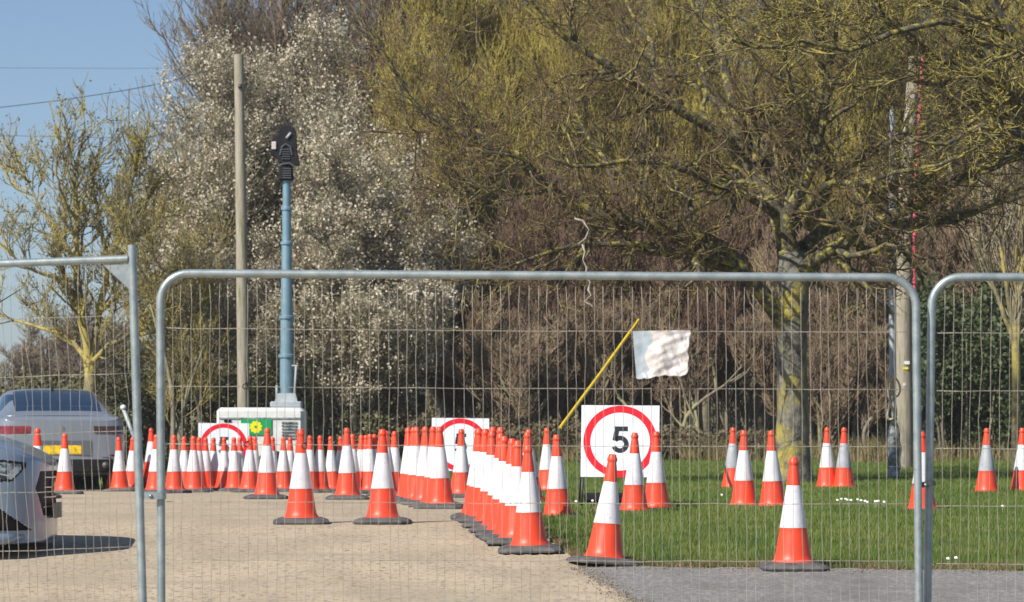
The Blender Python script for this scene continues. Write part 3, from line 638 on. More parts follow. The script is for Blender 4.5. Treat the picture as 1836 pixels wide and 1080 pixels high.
# overhead wires
def wire(P, r, label):
    out = []; P = [W(*p) for p in P]
    for i in range(len(P)-1):
        for k in range(6): out.append(P[i].lerp(P[i+1], k/6))
    out.append(P[-1]); b = out[0].copy(); o = MB().tube([q - b for q in out], r, 5).build('overhead_wire', M['dark_metal'], None, True); o.location = b
    tag(o, label, 'overhead wire', 'overhead wires across the sky')
wire([(-500,250,80),(-200,222,77),(0,193,75),(110,180,72),(220,163,69),(300,148,66),(429,110,58.2)], .009, 'dark overhead wire rising across the sky to the left wooden pole')
wire([(-400,121,110),(0,122,110),(250,123,110),(420,121,110),(600,118,110)], .006, 'faint highest overhead wire running level across the upper left sky')
wire([(-400,240,120),(0,243,120),(160,247,120),(300,246,120),(500,246,120)], .010, 'overhead wire running level through the top of the small golden tree')
wire([(-400,270,120),(0,277,120),(160,284,120),(300,283,120),(500,283,120)], .007, 'lower faint overhead wire above the small golden tree crown')
wire([(-400,392,95),(0,399,95),(100,403,95),(210,408,95),(420,410,95)], .012, 'lowest dark overhead wire crossing the middle of the golden tree')

# low metal barrier behind the grey car
def barrier():
    d = 53; x = X(233, d); g = float(zg(x, d)); o = empty('metal_barrier', (x, d, g))
    c = Vector((x, d, g))
    MB().tube([W(221, 733, d) - c, W(240, 783, d) - c, W(262, 850, d) - c, Vector((X(270,d) - x, 0, 0))], .030, 10).build('support_strut', M['greypole'], o, True)
    MB().lathe([(.02,-.04),(.045,-.02),(.05,.0),(.04,.03),(.01,.045)], 12, tuple(W(221, 731, d) - c)).build('knob', M['white'], o, True)
    b = MB()
    for py in (726, 752, 775): b.tube([W(-40, py, d) - c, W(100, py-1, d) - c, W(221, py, d) - c], .014, 6)
    for px in (175, 60): b.tube([W(px, 724, d) - c, Vector((X(px, d) - x, 0, 0))], .018, 6)
    b.build('rail', M['dark_metal'], o, True)
    tag(o, 'low grey metal rail barrier with slanting strut behind the grey car', 'barrier')
barrier()

# ---------------------------------------------------------------- cars
def car(name, stations, regions, paint, loc, heading, wheels, label, ks=5, kx=6):
    """stations: x, width scale, z bottom, z belt, z roof, roof half-width; x runs from nose (+) to tail (-); regions: (part name, test(x,y,z,nx...), material, offset)"""
    o = empty(name, loc, rz=heading); HW = .93
    S = catmull(stations, kx); rows = []
    for x, wf, zb, zs, zt, rw in S:
        w = HW * wf; rw = min(rw, w*.97)
        c = [(0, zb), (w*.88, zb), (w*.975, zb + .05), (w*.995, zb + (zs-zb)*.45), (w*.99, zb + (zs-zb)*.8), (w*.955, zs), (w*.955 + (rw - w*.955)*.5, zs + (zt-zs)*.52), (rw, zs + (zt-zs)*.88), (rw*.62, zt - .012*(zt>zs+.2)), (0, zt)]
        h = catmull(c, ks); full = np.concatenate([np.stack([-h[:,0], h[:,1]], 1)[::-1][:-1][::-1][::-1], h[1:]]) if False else None
        left = np.stack([-h[::-1][:,0], h[::-1][:,1]], 1); ring = np.concatenate([left[:-1], h[:]])
        # ring goes top(-) .. bottom .. top(+)
        rows.append(np.stack([np.full(len(ring), x), ring[:,0], ring[:,1]], 1))
    V = np.array(rows); nr_, nc, _ = V.shape; V = V.reshape(-1, 3)
    i = (np.arange(nr_-1)[:,None]*nc + np.arange(nc-1)[None]).ravel(); Q = np.stack([i, i+1, i+nc+1, i+nc], 1)
    cen = V[Q].mean(1); a = V[Q[:,2]] - V[Q[:,0]]; b = V[Q[:,3]] - V[Q[:,1]]; N = np.cross(a, b); N /= np.linalg.norm(N, axis=1)[:,None] + 1e-9
    mid = np.array([0, 0, .7]); flip = np.sign(np.einsum('ij,ij->i', N, cen * np.array([.12, 1, 1]) - mid * np.array([0,0,1]))); flip[flip == 0] = 1
    if flip.mean() < 0: Q = Q[:, ::-1]
    N = N * flip[:,None]
    used = np.zeros(len(Q), bool)
    hole = np.zeros(len(Q), bool)
    for wx, wr in wheels: hole |= ((cen[:,0]-wx)**2 + (cen[:,2]-.33)**2 < (wr+.045)**2) & (np.abs(cen[:,1]) > .55)
    def sub(mask, nm, m, off, parent=o):
        f = Q[mask]
        if len(f) == 0: return None
        ids, inv = np.unique(f.ravel(), return_inverse=True); vn = np.zeros((len(ids), 3)); np.add.at(vn, inv, np.repeat(N[mask], 4, 0)); vn /= np.linalg.norm(vn, axis=1)[:,None] + 1e-9
        return mesh_np(nm, V[ids] + vn*off, inv.reshape(-1, 4), m, parent)
    for nm, test, m, off in regions:
        mk = test(cen, N) & ~used & ~hole; used |= mk; sub(mk, nm, m, off)
    sub(~used & ~hole, 'body', paint, 0)
    # dark floor and arches
    MB().box((-.05, 0, .42), (3.6, 1.3, .3)).build('underbody', M['black'], o)
    for wx, wr in wheels:
        for s_ in (-1, 1):
            wh = MB().lathe([(.20,-.10),(wr-.02,-.105),(wr,-.08),(wr,.08),(wr-.02,.105),(.20,.10)], 36).build('wheel', M['tyre'], o, True, 40)
            wh.matrix_local = Matrix.Translation((wx, s_*.80, wr)) @ Matrix.Rotation(R(90), 4, 'X')
            rm = MB().lathe([(.215,-.112),(.20,-.09),(.19,0),(.19,.09),(.215,.112),(.10,.085),(.05,.10),(.001,.10)], 30); rm.build('rim', M['rim'], wh, True, 40)
    return o
# rear car (grey fastback saloon, tail to us)
stR = [(2.30,.0005,.35,.55,.62,.0),(2.28,.45,.25,.60,.70,.3),(2.20,.72,.2,.64,.76,.5),(2.0,.90,.2,.70,.84,.6),(1.5,.98,.2,.80,.93,.68),(1.0,1,.2,.86,.99,.70),(.55,1,.2,.90,1.16,.68),(.1,1,.2,.93,1.38,.63),(-.5,1,.2,.95,1.455,.63),(-1.0,1,.2,.96,1.43,.62),(-1.5,.995,.2,.98,1.30,.60),(-1.95,.985,.22,1.0,1.13,.63),(-2.18,.97,.24,1.0,1.055,.72),(-2.30,.94,.26,1.0,1.05,.76),(-2.38,.90,.27,.985,1.035,.76),(-2.42,.84,.28,.96,1.0,.72),(-2.455,.70,.28,.95,.985,.6),(-2.475,.45,.28,.95,.98,.40),(-2.485,.2,.28,.95,.98,.18),(-2.49,.0005,.28,.95,.98,.01)]
def reg_rear():
    g = M['glass']
    return [('rear_window', lambda c, N: (c[:,0] > -1.98) & (c[:,0] < -.98) & (np.abs(c[:,1]) < .60 - .0*c[:,0]) & (c[:,2] > 1.09) & (np.abs(c[:,1]) < .66 - (c[:,2]-1.09)*.35) & (N[:,2] > .3), g, .003),
            ('side_window', lambda c, N: (c[:,0] > -1.45) & (c[:,0] < .55) & (c[:,2] > 1.0) & (np.abs(c[:,1]) > .55) & (c[:,2] < 1.36), g, .003),
            ('windscreen', lambda c, N: (c[:,0] > .15) & (c[:,0] < .95) & (c[:,2] > 1.0) & (np.abs(c[:,1]) < .62), g, .003),
            ('tail_lamp', lambda c, N: (c[:,0] < -2.0) & (c[:,2] > .80) & (c[:,2] < .905) & (c[:,1] > .44), M['lampred'], .010),
            ('tail_lamp', lambda c, N: (c[:,0] < -2.0) & (c[:,2] > .80) & (c[:,2] < .905) & (c[:,1] < -.44), M['lampdark'], .010),  # darker copy of the lamp red paints the side away from the sun
            ('lower_bumper', lambda c, N: (c[:,0] < -2.0) & (c[:,2] < .44) & (c[:,2] > .26), M['black'], .004)]
stRd = stR
d = 48.0; hR = R(90 + 13)      # heading angle of local +x
x = X(112, d); gz = float(zg(x, d) * 1.0); hv = Vector((math.cos(hR), math.sin(hR), 0)); base = Vector((x, d, gz)) + hv * 2.49
carR = car('parked_car', stRd, reg_rear(), M['caR'], base, hR, [(1.45,.33),(-1.42,.33)], '', ks=16, kx=16)
tag(carR, 'grey fastback car seen from behind with yellow number plate and red tail lamps', 'car', 'parked cars at the left')
MB().box((-2.492, 0, .575), (.012, .53, .125), bev=.004).build('number_plate', M['platey'], carR)
MB().box((-2.482, 0, .60), (.02, .80, .21), bev=.004).build('plate_recess', mat('recess_grey', (.10,.11,.125), .5), carR)
MB().lathe([(.046,-.02),(.046,.004),(.040,.008),(.001,.009)], 20).build('badge', M['rim'], carR, True, 40).matrix_local = Matrix.Translation((-2.482, 0, .86)) @ Matrix.Rotation(R(-90), 4, 'Y')
sp = MB(); sp.tube([(-2.30, y_, 1.062 - .05*abs(y_)**3) if abs(y_) < .8 else (-2.30, y_, 1.03) for y_ in np.linspace(-.76, .76, 13)], .016, 6); sp.build('boot_spoiler', M['caR'], carR, True)
MB().box((-2.45, 0, .47), (.03, 1.35, .010)).box((-2.44, .62, .50), (.03, .22, .022)).box((-2.44, -.62, .50), (.03, .22, .022)).build('reflector_trim', M['lampdark'], carR)
for s_ in (-1, 1): MB().tube([(-2.47, s_*.60, .36), (-2.50, s_*.60, .36)], .05, 12).build('exhaust_tip', M['dark_metal'], carR, True)
MB().box((-1.0, 0, 1.46), (.12, .035, .05), taper=.5).build('roof_antenna', M['black'], carR)
# near car (silver blue, nose pointing right)
stB = [(2.30,.0005,.17,.62,.645,.0),(2.295,.28,.14,.63,.66,.22),(2.27,.52,.12,.665,.69,.42),(2.20,.72,.115,.695,.735,.58),(2.06,.86,.11,.735,.80,.66),(1.85,.93,.11,.785,.87,.70),(1.55,.97,.12,.83,.925,.72),(1.15,1,.16,.86,.95,.72),(.85,1,.18,.89,1.0,.70),(.4,1,.18,.92,1.25,.66),(0,1,.18,.94,1.41,.62),(-.6,1,.18,.96,1.45,.62),(-1.2,1,.2,.98,1.40,.60),(-1.8,.98,.22,.99,1.22,.58),(-2.1,.95,.25,.98,1.1,.6),(-2.25,.75,.28,.95,1.05,.5),(-2.3,.3,.28,.93,1.0,.2),(-2.31,.0005,.28,.93,1.0,.01)]
def grille(c, N): return (c[:,0] > 2.0) & (c[:,2] > .30) & (c[:,2] < .615) & (np.abs(c[:,1]) < .60 - np.abs(c[:,2] - .50)*.7)
regB = [('grille', grille, M['black'], -.025),
        *[('headlamp', lambda c, N, sg=sg: (c[:,0] > 1.55) & (c[:,0] < 2.15) & (c[:,1]*sg > .50) & (c[:,2] > .56 + np.maximum(0, c[:,0]-2.09)*1.1) & (c[:,2] < .665 + (2.13-c[:,0])*.12), M['headlamp'], .003) for sg in (-1, 1)],
        *[('bumper_intake', lambda c, N, sg=sg: (c[:,0] > 1.72) & (c[:,1]*sg > .52) & (c[:,2] > .205) & (c[:,2] < .385 - np.maximum(0, c[:,0]-1.98)*.75), M['black'], -.02) for sg in (-1, 1)],
        
        *[('lamp_surround', lambda c, N, sg=sg: (c[:,0] > 1.5) & (c[:,0] < 2.18) & (c[:,1]*sg > .50) & (c[:,2] > .545 + np.maximum(0, c[:,0]-2.09)*1.1) & (c[:,2] < .682 + (2.13-c[:,0])*.12), M['black'], .001) for sg in (-1, 1)],
        ('side_window', lambda c, N: (c[:,0] > -1.75) & (c[:,0] < .7) & (c[:,2] > 1.0) & (np.abs(c[:,1]) > .55) & (c[:,2] < 1.34), M['glass'], .003),
        ('windscreen', lambda c, N: (c[:,0] > .05) & (c[:,0] < .8) & (c[:,2] > 1.0), M['glass'], .003)]
hB = R(1.5); d = 24.6; nose = Vector((X(97, d), d, 0)); hv = Vector((math.cos(hB), math.sin(hB), 0)); base = nose - hv*2.30; base.z = float(zl(23.7))
carB = car('parked_car', stB, regB, M['caB'], base, hB, [(1.38,.33),(-1.38,.33)], '', ks=24, kx=26)
tag(carB, 'silver blue car whose nose, headlamp and black grille enter at the lower left', 'car', 'parked cars at the left')
MB().box((2.325, 0, .335), (.012, .52, .11), bev=.003).build('number_plate', M['pole'], carB)
gb = MB()
for k in range(4): gb.tube([(2.22, -.58+.03*k, .36 + .07*k), (2.285, -.18, .36+.07*k), (2.29, .18, .36+.07*k), (2.22, .58-.03*k, .36+.07*k)], .007, 6)
gb.build('grille_bar', M['chrome'], carB, True)
MB().lathe([(.001,0),(.055,.002),(.058,.010),(.04,.018),(.001,.02)], 20).build('badge', M['lampred'], carB, True).matrix_local = Matrix.Translation((2.285, 0, .50)) @ Matrix.Rotation(R(90), 4, 'Y')
MB().tube([(2.16, -.70, .16), (2.05, -.825, .15), (1.85, -.885, .145), (1.5, -.91, .145)], [.02,.04,.045,.045], 8).build('splitter', M['caB'], carB, True)
MB().tube([(1.80, -.86, .25), (2.0, -.82, .25)], .022, 12).build('fog_lamp', M['chrome'], carB, True)
for s_ in (-1, 1):
    MB().tube([(1.62, s_*.905, .665), (1.85, s_*.875, .635), (2.02, s_*.825, .60), (2.10, s_*.76, .575)], [.010,.012,.012,.006], 6).build('lamp_strip', M['chrome'], carB, True)
    MB().lathe([(.001,0),(.035,.004),(.05,.012),(.05,.03)], 16).build('lamp_lens', M['chrome'], carB, True).matrix_local = Matrix.Translation((1.78, s_*.875, .60)) @ Matrix.Rotation(R(90 * -s_), 4, 'X')
    MB().box((.62, s_*1.0, .98), (.12, .2, .13), bev=.03).build('wing_mirror', M['caB'], carB)

# ---------------------------------------------------------------- trees
def tubes(curves, sides):
    """curves: list of (P (N,S,3), R (N,S)); returns V, F"""
    Vs, Fs, n0 = [], [], 0
    for P, Rr in curves:
        N, S, _ = P.shape
        if N == 0: continue
        T = np.gradient(P, axis=1); T /= np.linalg.norm(T, axis=2, keepdims=True) + 1e-9
        ref = np.where(np.abs(T[:,:1,2:3]) < .8, np.array([0,0,1.]), np.array([1.,.3,0])); ref = np.broadcast_to(ref, T.shape)
        A = np.cross(T, ref); A /= np.linalg.norm(A, axis=2, keepdims=True) + 1e-9; B = np.cross(T, A)
        an = np.arange(sides) * 2*math.pi/sides
        V = P[:,:,None] + Rr[:,:,None,None] * (np.cos(an)[None,None,:,None]*A[:,:,None] + np.sin(an)[None,None,:,None]*B[:,:,None])
        i = np.arange(N)[:,None,None]*S*sides + np.arange(S-1)[None,:,None]*sides + np.arange(sides)[None,None]
        j = np.arange(N)[:,None,None]*S*sides + np.arange(S-1)[None,:,None]*sides + ((np.arange(sides)+1) % sides)[None,None]
        Fs.append(np.stack([i, j, j+sides, i+sides], -1).reshape(-1, 4) + n0); Vs.append(V.reshape(-1, 3)); n0 += N*S*sides
    return np.concatenate(Vs), np.concatenate(Fs)
def unit(v): return v / (np.linalg.norm(v, axis=-1, keepdims=True) + 1e-9)
def grow(P, Rr, n, L, ang, S=6, t0=.15, t1=1, wob=.25, trop=(0,0,0), rr=.55, rmin=.004, tipr=.35, floor=.6, taperL=.6, rng=rs, flat=(1,1,1)):
    """n children on random parents; L length; ang spread from the parent's direction"""
    N, SP, _ = P.shape; ln = np.linalg.norm(np.diff(P, axis=1), axis=2).sum(1); p = rng.choice(N, n, p=ln/ln.sum())
    t = t0 + (t1 - t0) * rng.random(n); f = t * (SP - 1); i = np.minimum(f.astype(int), SP - 2); u = (f - i)[:,None]
    b = P[p,i]*(1-u) + P[p,i+1]*u; rb = Rr[p,i]*(1-u[:,0]) + Rr[p,i+1]*u[:,0]; T = unit(P[p,i+1] - P[p,i])
    q = unit(np.cross(T, rng.normal(size=(n,3)))); a = np.radians(rng.normal(ang, ang*.25, n))[:,None]
    D = unit((T*np.cos(a) + q*np.sin(a)) * np.array(flat)); le = L * (.55 + .75*rng.random(n)) * (1 - taperL*(t - .5)*.9); st = (le/(S-1))[:,None]
    out = [b]; tr = np.array(trop, float)
    kink = unit(rng.normal(size=(n,3)))
    for k in range(S-1):
        D = unit(D + wob*rng.normal(size=(n,3)) + tr/(S-1)*2); out.append(out[-1] + D*st)
    P2 = np.stack(out, 1); r0 = np.maximum(rb*rr, rmin)
    R2 = np.maximum(r0[:,None] * np.linspace(1, tipr, S)[None], rmin*floor)
    return P2, R2
def fit(pts, rad, S=12):
    """traced limb → smooth curve with S points"""
    Q = catmull(np.array([tuple(p) for p in pts]), 6); l = np.concatenate([[0], np.cumsum(np.linalg.norm(np.diff(Q, axis=0), axis=1))]); s = np.linspace(0, l[-1], S)
    P = np.stack([np.interp(s, l, Q[:,k]) for k in range(3)], 1); return P, np.interp(np.linspace(0,1,S), np.linspace(0,1,len(rad)), rad)
def flecks(P, n, size, spread, name, m, parent, rng=rs, keep=None, tip=True):
    """small leaf or petal faces scattered round twig tips"""
    N, S, _ = P.shape; i = rng.integers(0, N, n); 
    if name == 'blossom':
        hub = rng.integers(0, N, n//40); kk = rng.integers(0, len(hub), n); i = np.where(rng.random(n) < .75, hub[kk], i); spread = .17 * rng.random((n,1))
    j = rng.integers(1 if tip else 0, S, n); c = P[i,j] + rng.normal(0, spread, (n,3))
    if keep is not None: c = c[keep(c)]; n = len(c)
    a = unit(rng.normal(size=(n,3))); b = unit(np.cross(a, rng.normal(size=(n,3)))); s = size*(.5 + rng.random(n))[:,None]
    V = np.stack([c - a*s, c - b*s*.6 , c + a*s, c + b*s*.6], 1).reshape(-1, 3); k = np.arange(n)*4
    return mesh_np(name, V, np.stack([k, k+1, k+2, k+3], 1), m, parent, smooth=False)
def tube_obj(name, curves, sides, m, parent, origin):
    V, Fq = tubes(curves, sides); return mesh_np(name, V - np.array(origin), Fq, m, parent)

hz = mat('haze_air', (1,1,1)); hn = hz.node_tree; hn.nodes.remove(hn.nodes['Principled BSDF']); pv = hn.nodes.new('ShaderNodeVolumePrincipled')
pv.inputs['Color'].default_value = (.95,.97,1,1); pv.inputs['Density'].default_value = .0005; pv.inputs['Anisotropy'].default_value = .2
hn.links.new(pv.outputs[0], hn.nodes['Material Output'].inputs['Volume'])
tag(MB().box((0, 3000, 12), (6400, 6500, 30)).build('haze', hz), 'thin pale haze in the air', 'haze', kind='stuff')
# --- the lichened tree in front, limbs traced
def main_tree():
    D = 44.0; bx = X(1421, D); g = float(zg(bx, D)); org = Vector((bx, D, g)); root = empty('lichened_tree', org)
    tr, rr_ = fit([(bx, D, g - .1), W(1420, 840, D), W(1421, 760, D), W(1420, 640, D), W(1420, 560, D), W(1422, 500, D), W(1418, 455, D+.1)], [.30,.225,.20,.195,.195,.215,.17], 16)
    px = lambda L: [W(a, b, D + e) for a, b, e in L]
    limbs = [
     ([(1408,585,0),(1362,522,-.2),(1325,474,-.35),(1277,430,-.5),(1228,403,-.6),(1180,398,-.7),(1110,396,-.8),(1046,380,-.9),(990,342,-1),(940,301,-1.1),(884,268,-1.2),(819,231,-1.3),(754,194,-1.4),(700,120,-1.5),(660,50,-1.6)], [.13,.11,.095,.088,.08,.07,.062,.056,.05,.045,.038,.03,.024,.016]),
     ([(1416,490,.1),(1400,410,.3),(1372,330,.5),(1335,280,.6),(1322,222,.7),(1306,162,.8),(1292,92,.9),(1278,10,1),(1262,-90,1.1)], [.14,.12,.10,.085,.07,.06,.05,.035]),
     ([(1335,285,.6),(1290,240,.4),(1245,215,.2),(1200,185,0),(1152,153,-.2),(1115,134,-.3),(1070,106,-.4),(1023,74,-.5),(976,28,-.6),(940,-30,-.7),(900,-90,-.8)], [.085,.075,.07,.06,.052,.045,.038,.03]),
     ([(1230,205,.15),(1190,157,.3),(1166,111,.5),(1172,83,.6),(1157,60,.7),(1134,28,.8),(1110,-40,.9)], [.045,.04,.03,.026,.02]),
     ([(1430,480,.1),(1408,400,-.1),(1431,352,-.2),(1459,287,-.3),(1468,231,-.4),(1480,190,-.5),(1486,110,-.5),(1500,20,-.6),(1510,-80,-.7)], [.12,.095,.08,.07,.055,.05,.04,.03]),
     ([(1466,235,-.4),(1440,200,-.6),(1418,165,-.8),(1405,100,-1),(1385,30,-1.2),(1370,-60,-1.3)], [.05,.04,.032,.026,.02]),
     ([(1428,500,0),(1470,462,-.3),(1524,426,-.6),(1593,393,-.9),(1663,356,-1.2),(1709,324,-1.4),(1755,301,-1.6),(1836,278,-1.8),(1930,262,-2)], [.12,.095,.08,.07,.06,.05,.045,.03]),
     ([(1440,440,.1),(1490,405,.4),(1543,399,.7),(1600,405,1),(1663,399,1.2),(1723,388,1.4),(1779,366,1.6),(1836,333,1.8),(1920,300,2)], [.09,.085,.08,.07,.06,.05,.04,.03]),
     ([(1450,410,.2),(1478,350,.1),(1501,315,0),(1547,282,-.1),(1598,255,-.2),(1663,222,-.3),(1709,199,-.4),(1802,185,-.5),(1880,170,-.6)], [.07,.055,.048,.042,.035,.03,.02]),
     ([(1330,480,-.3),(1262,472,-.6),(1200,447,-.9),(1100,436,-1.1),(1010,444,-1.3),(940,470,-1.5),(880,490,-1.7)], [.07,.055,.04,.03,.022,.014]),
     ([(1395,385,.3),(1340,350,-.3),(1280,330,-.8),(1210,300,-1.2),(1130,290,-1.6),(1050,300,-1.9),(980,280,-2.2)], [.07,.055,.045,.035,.026,.018]),
     ([(1440,380,-.2),(1490,330,-.9),(1540,330,-1.5),(1600,310,-2),(1680,300,-2.4),(1760,260,-2.7)], [.06,.05,.04,.03,.024,.016]),
     ([(1322,222,.7),(1270,170,1.2),(1200,130,1.6),(1130,60,2),(1060,10,2.3)], [.05,.04,.03,.022,.016]),
     ([(1180,398,-.7),(1130,330,-.5),(1085,285,-.4),(1040,220,-.2),(1010,150,0)], [.04,.032,.026,.02,.014]),
     ([(990,342,-1),(930,350,-1.3),(860,330,-1.5),(800,345,-1.7)], [.024,.018,.014,.01]),
     ([(819,231,-1.3),(760,235,-1.3),(700,240,-1.4),(640,236,-1.5)], [.018,.014,.012,.008]),
     ([(884,268,-1.2),(830,200,-1),(815,150,-.9),(770,90,-.8)], [.02,.016,.012,.008]),
    ]
    LP = [fit(px(a), r) for a, r in limbs]
    P0 = np.array([p for p, r in LP]); R0 = np.array([r for p, r in LP])
    P0 = P0 + rs.normal(0, .012, P0.shape)
    a1 = grow(P0, R0, 210, 1.15, 50, S=10, t0=.14, wob=.24, trop=(0,0,.22), rr=.55, rmin=.014)
    a2 = grow(*a1, 1000, .7, 46, S=7, wob=.20, trop=(0,0,.1), rr=.6, rmin=.007)
    b2 = grow(P0, R0, 520, .6, 55, S=7, t0=.3, wob=.2, trop=(0,0,.05), rr=.22, rmin=.0075)
    al = (np.concatenate([a2[0], b2[0]]), np.concatenate([a2[1], b2[1]]))
    a3 = grow(*al, 4200, .42, 42, S=5, wob=.2, trop=(0,0,.1), rr=.6, rmin=.0048)
    a4 = grow(*a3, 9000, .22, 42, S=4, wob=.2, trop=(0,0,.1), rr=.7, rmin=.0042)
    o = org
    V, Fq = tubes([(tr[None], rr_[None])], 22); V = V + (rs.normal(0, .006, V.shape)); mesh_np('trunk', V - np.array(o), Fq, M['trunk_main'], root)
    tube_obj('limbs', [(P0, R0), a1], 8, M['bark_main'], root, o)
    
    tube_obj('crown', [a2, b2, a3, a4], 3, M['twig_main'], root, o)
    tag(root, 'big bare tree with grey lichened trunk and crooked yellow green mossy limbs', 'tree')
main_tree()

def corner_tree():
    """crown of a tree standing just off the right edge, hanging into the upper right"""
    D = 41.0; bx = X(2060, D); g = float(zg(bx, D)); org = Vector((bx, D, g)); root = empty('lichened_tree', org); px = lambda L: [W(a, b, D + e) for a, b, e in L]
    tr, rr_ = fit([(bx, D, g - .1), W(2060, 700, D), W(2050, 500, D), W(2040, 380, D)], [.28,.22,.2,.18], 12)
    limbs = [([(2040,390,0),(1930,300,-.2),(1836,205,-.3),(1806,153,-.4),(1755,60,-.5),(1723,-10,-.6),(1690,-90,-.7)], [.15,.12,.09,.08,.065,.05]),
     ([(2030,330,.3),(1900,220,.2),(1802,157,0),(1732,134,-.1),(1663,97,-.2),(1617,60,-.3),(1580,23,-.4),(1530,-20,-.5),(1470,-60,-.5)], [.1,.08,.06,.05,.045,.035,.028,.02]),
     ([(2030,350,-.3),(1920,200,-.6),(1840,90,-.9),(1790,20,-1.1),(1760,-60,-1.2)], [.09,.08,.06,.045]),
     ([(1900,270,-.2),(1830,240,-.6),(1750,230,-1),(1690,260,-1.3),(1640,250,-1.5)], [.06,.05,.035,.026,.018]),
     ([(1755,60,-.5),(1690,40,-.8),(1600,60,-1.1),(1520,90,-1.4),(1440,70,-1.6),(1370,90,-1.8),(1310,70,-2)], [.05,.04,.034,.028,.022,.016]),
     ([(1732,134,-.1),(1680,150,.2),(1610,140,.5),(1550,160,.8),(1490,150,1),(1440,170,1.2)], [.04,.034,.028,.022,.016]),
     ([(1617,60,-.3),(1540,50,0),(1470,20,.3),(1400,30,.6),(1330,10,.8)], [.03,.026,.022,.016]),
     ([(1723,0,-.6),(1650,-20,-.4),(1560,0,-.2),(1480,-30,0),(1380,-40,.2)], [.04,.034,.026,.018])]
    LP = [fit(px(a), r) for a, r in limbs]; P0 = np.array([p for p, r in LP]); R0 = np.array([r for p, r in LP]); P0 += rs.normal(0, .01, P0.shape)
    fl = (1,1,.75)
    a1 = grow(P0, R0, 130, .95, 45, S=9, t0=.3, wob=.15, trop=(-.25,0,.0), rr=.5, rmin=.010, flat=fl)
    a2 = grow(*a1, 760, .5, 44, S=7, wob=.26, trop=(-.2,0,.12), rr=.6, rmin=.0075, floor=.4, flat=fl, tipr=.3)
    a3 = grow(*a2, 3200, .24, 45, S=5, wob=.28, trop=(-.1,0,.15), rr=.65, rmin=.0055, floor=.35, flat=fl)
    tube_obj('trunk', [(tr[None], rr_[None])], 18, M['trunk_main'], root, org); tube_obj('limbs', [(P0, R0)], 8, M['bark_main'], root, org)
    tube_obj('crown', [a1, a2, a3], 4, M['twig_yel'], root, org)
    tag(root, 'yellow green lichened branches of a bare tree reaching in over the upper right corner', 'tree')
corner_tree()

def auto_tree(name, px_, d, py_top, wpx, label, m_tr, m_cr, cat='tree', group=None, n=(14,160,1200,5000), spread=35, trop=(0,0,.5), rtr=.14, lr=.62, fork=.3, twigs=(.011,.008,.006), fl=None, lean=0, droop=0, lens=(1,1,1,1), seed=0, stems=1):
    rng = np.random.default_rng(seed + 11); bx = X(px_, d); g = float(zg(bx, d)); org = Vector((bx, d, g)); H = CZ + (HY - py_top)*d/F - g; wd = wpx*d/F
    root = empty(name, org); k = H
    St = []
    for s in range(stems):
        ox = (rng.uniform(-.5,.5) * wd*.5 if stems > 1 else 0); oy = rng.uniform(-.8,.8) if stems > 1 else 0
        zg_ = float(zg(bx + ox, d + oy))
        hh = H * (fork if stems == 1 else .75*rng.uniform(.8,1.1))
        St.append(fit([(bx+ox, d+oy, zg_-.1), (bx+ox+lean*.3+rng.normal(0,.05), d+oy, zg_+hh*.5), (bx+ox+lean+(rng.normal(0,.12)*wd if stems > 1 else 0), d+oy+rng.normal(0,.1), zg_+hh)], [rtr, rtr*.8, rtr*(.75 if stems == 1 else .35)], 10))
    P0 = np.array([p for p, r in St]); R0 = np.array([r for p, r in St])
    t0 = .82 if stems == 1 else .15; rad = max(wd*.5, H*(1-fork)*.55)
    a0 = grow(P0, R0, n[0], rad*1.15*lens[0], spread, S=10, t0=t0, wob=.09, trop=(0,0,trop[2]), rr=lr, rmin=.016, taperL=0, rng=rng, flat=(wd/rad if stems==1 else 1,1,1))
    a1 = grow(*a0, n[1], rad*.45*lens[1], 38, S=8, t0=.1, wob=.12, trop=trop, rr=.5, rmin=twigs[0], rng=rng)
    a2 = grow(*a1, n[2], rad*.24*lens[2], 38, S=6, wob=.15, trop=(trop[0],trop[1],trop[2]-droop), rr=.6, rmin=twigs[1], rng=rng)
    a3 = grow(*a2, n[3], rad*.15*lens[3], 34, S=5, wob=.15, trop=(trop[0],trop[1],trop[2]-2*droop), rr=.6, rmin=twigs[2], rng=rng)
    allz = a2[0][:,-1,2] - g; fz = H / np.percentile(allz, 97); fx = (wd*.5) / np.percentile(np.abs(a2[0][:,-1,0] - bx - lean*.5), 93)
    fz = min(1.6, max(.4, fz)); fx = min(1.5, max(.45, fx)); sc = np.array([fx, (fx+1)/2, fz]); og = np.array(org)
    P0, a0, a1, a2, a3 = og + (P0-og)*sc, (og + (a0[0]-og)*sc, a0[1]), (og + (a1[0]-og)*sc, a1[1]), (og + (a2[0]-og)*sc, a2[1]), (og + (a3[0]-og)*sc, a3[1])
    tube_obj('trunk', [(P0, R0), a0], 8, m_tr, root, org); tube_obj('crown', [a1, a2, a3], 3, m_cr, root, org)
    if fl:
        for nm, cnt, size, sp, mm in fl:
            ob = flecks(a3[0] - np.array(org), cnt, size, sp, nm, M[mm], root, rng=rng)
    tag(root, label, cat, group); return root
BR = M['bark_main']; TB = M['twig_brown']
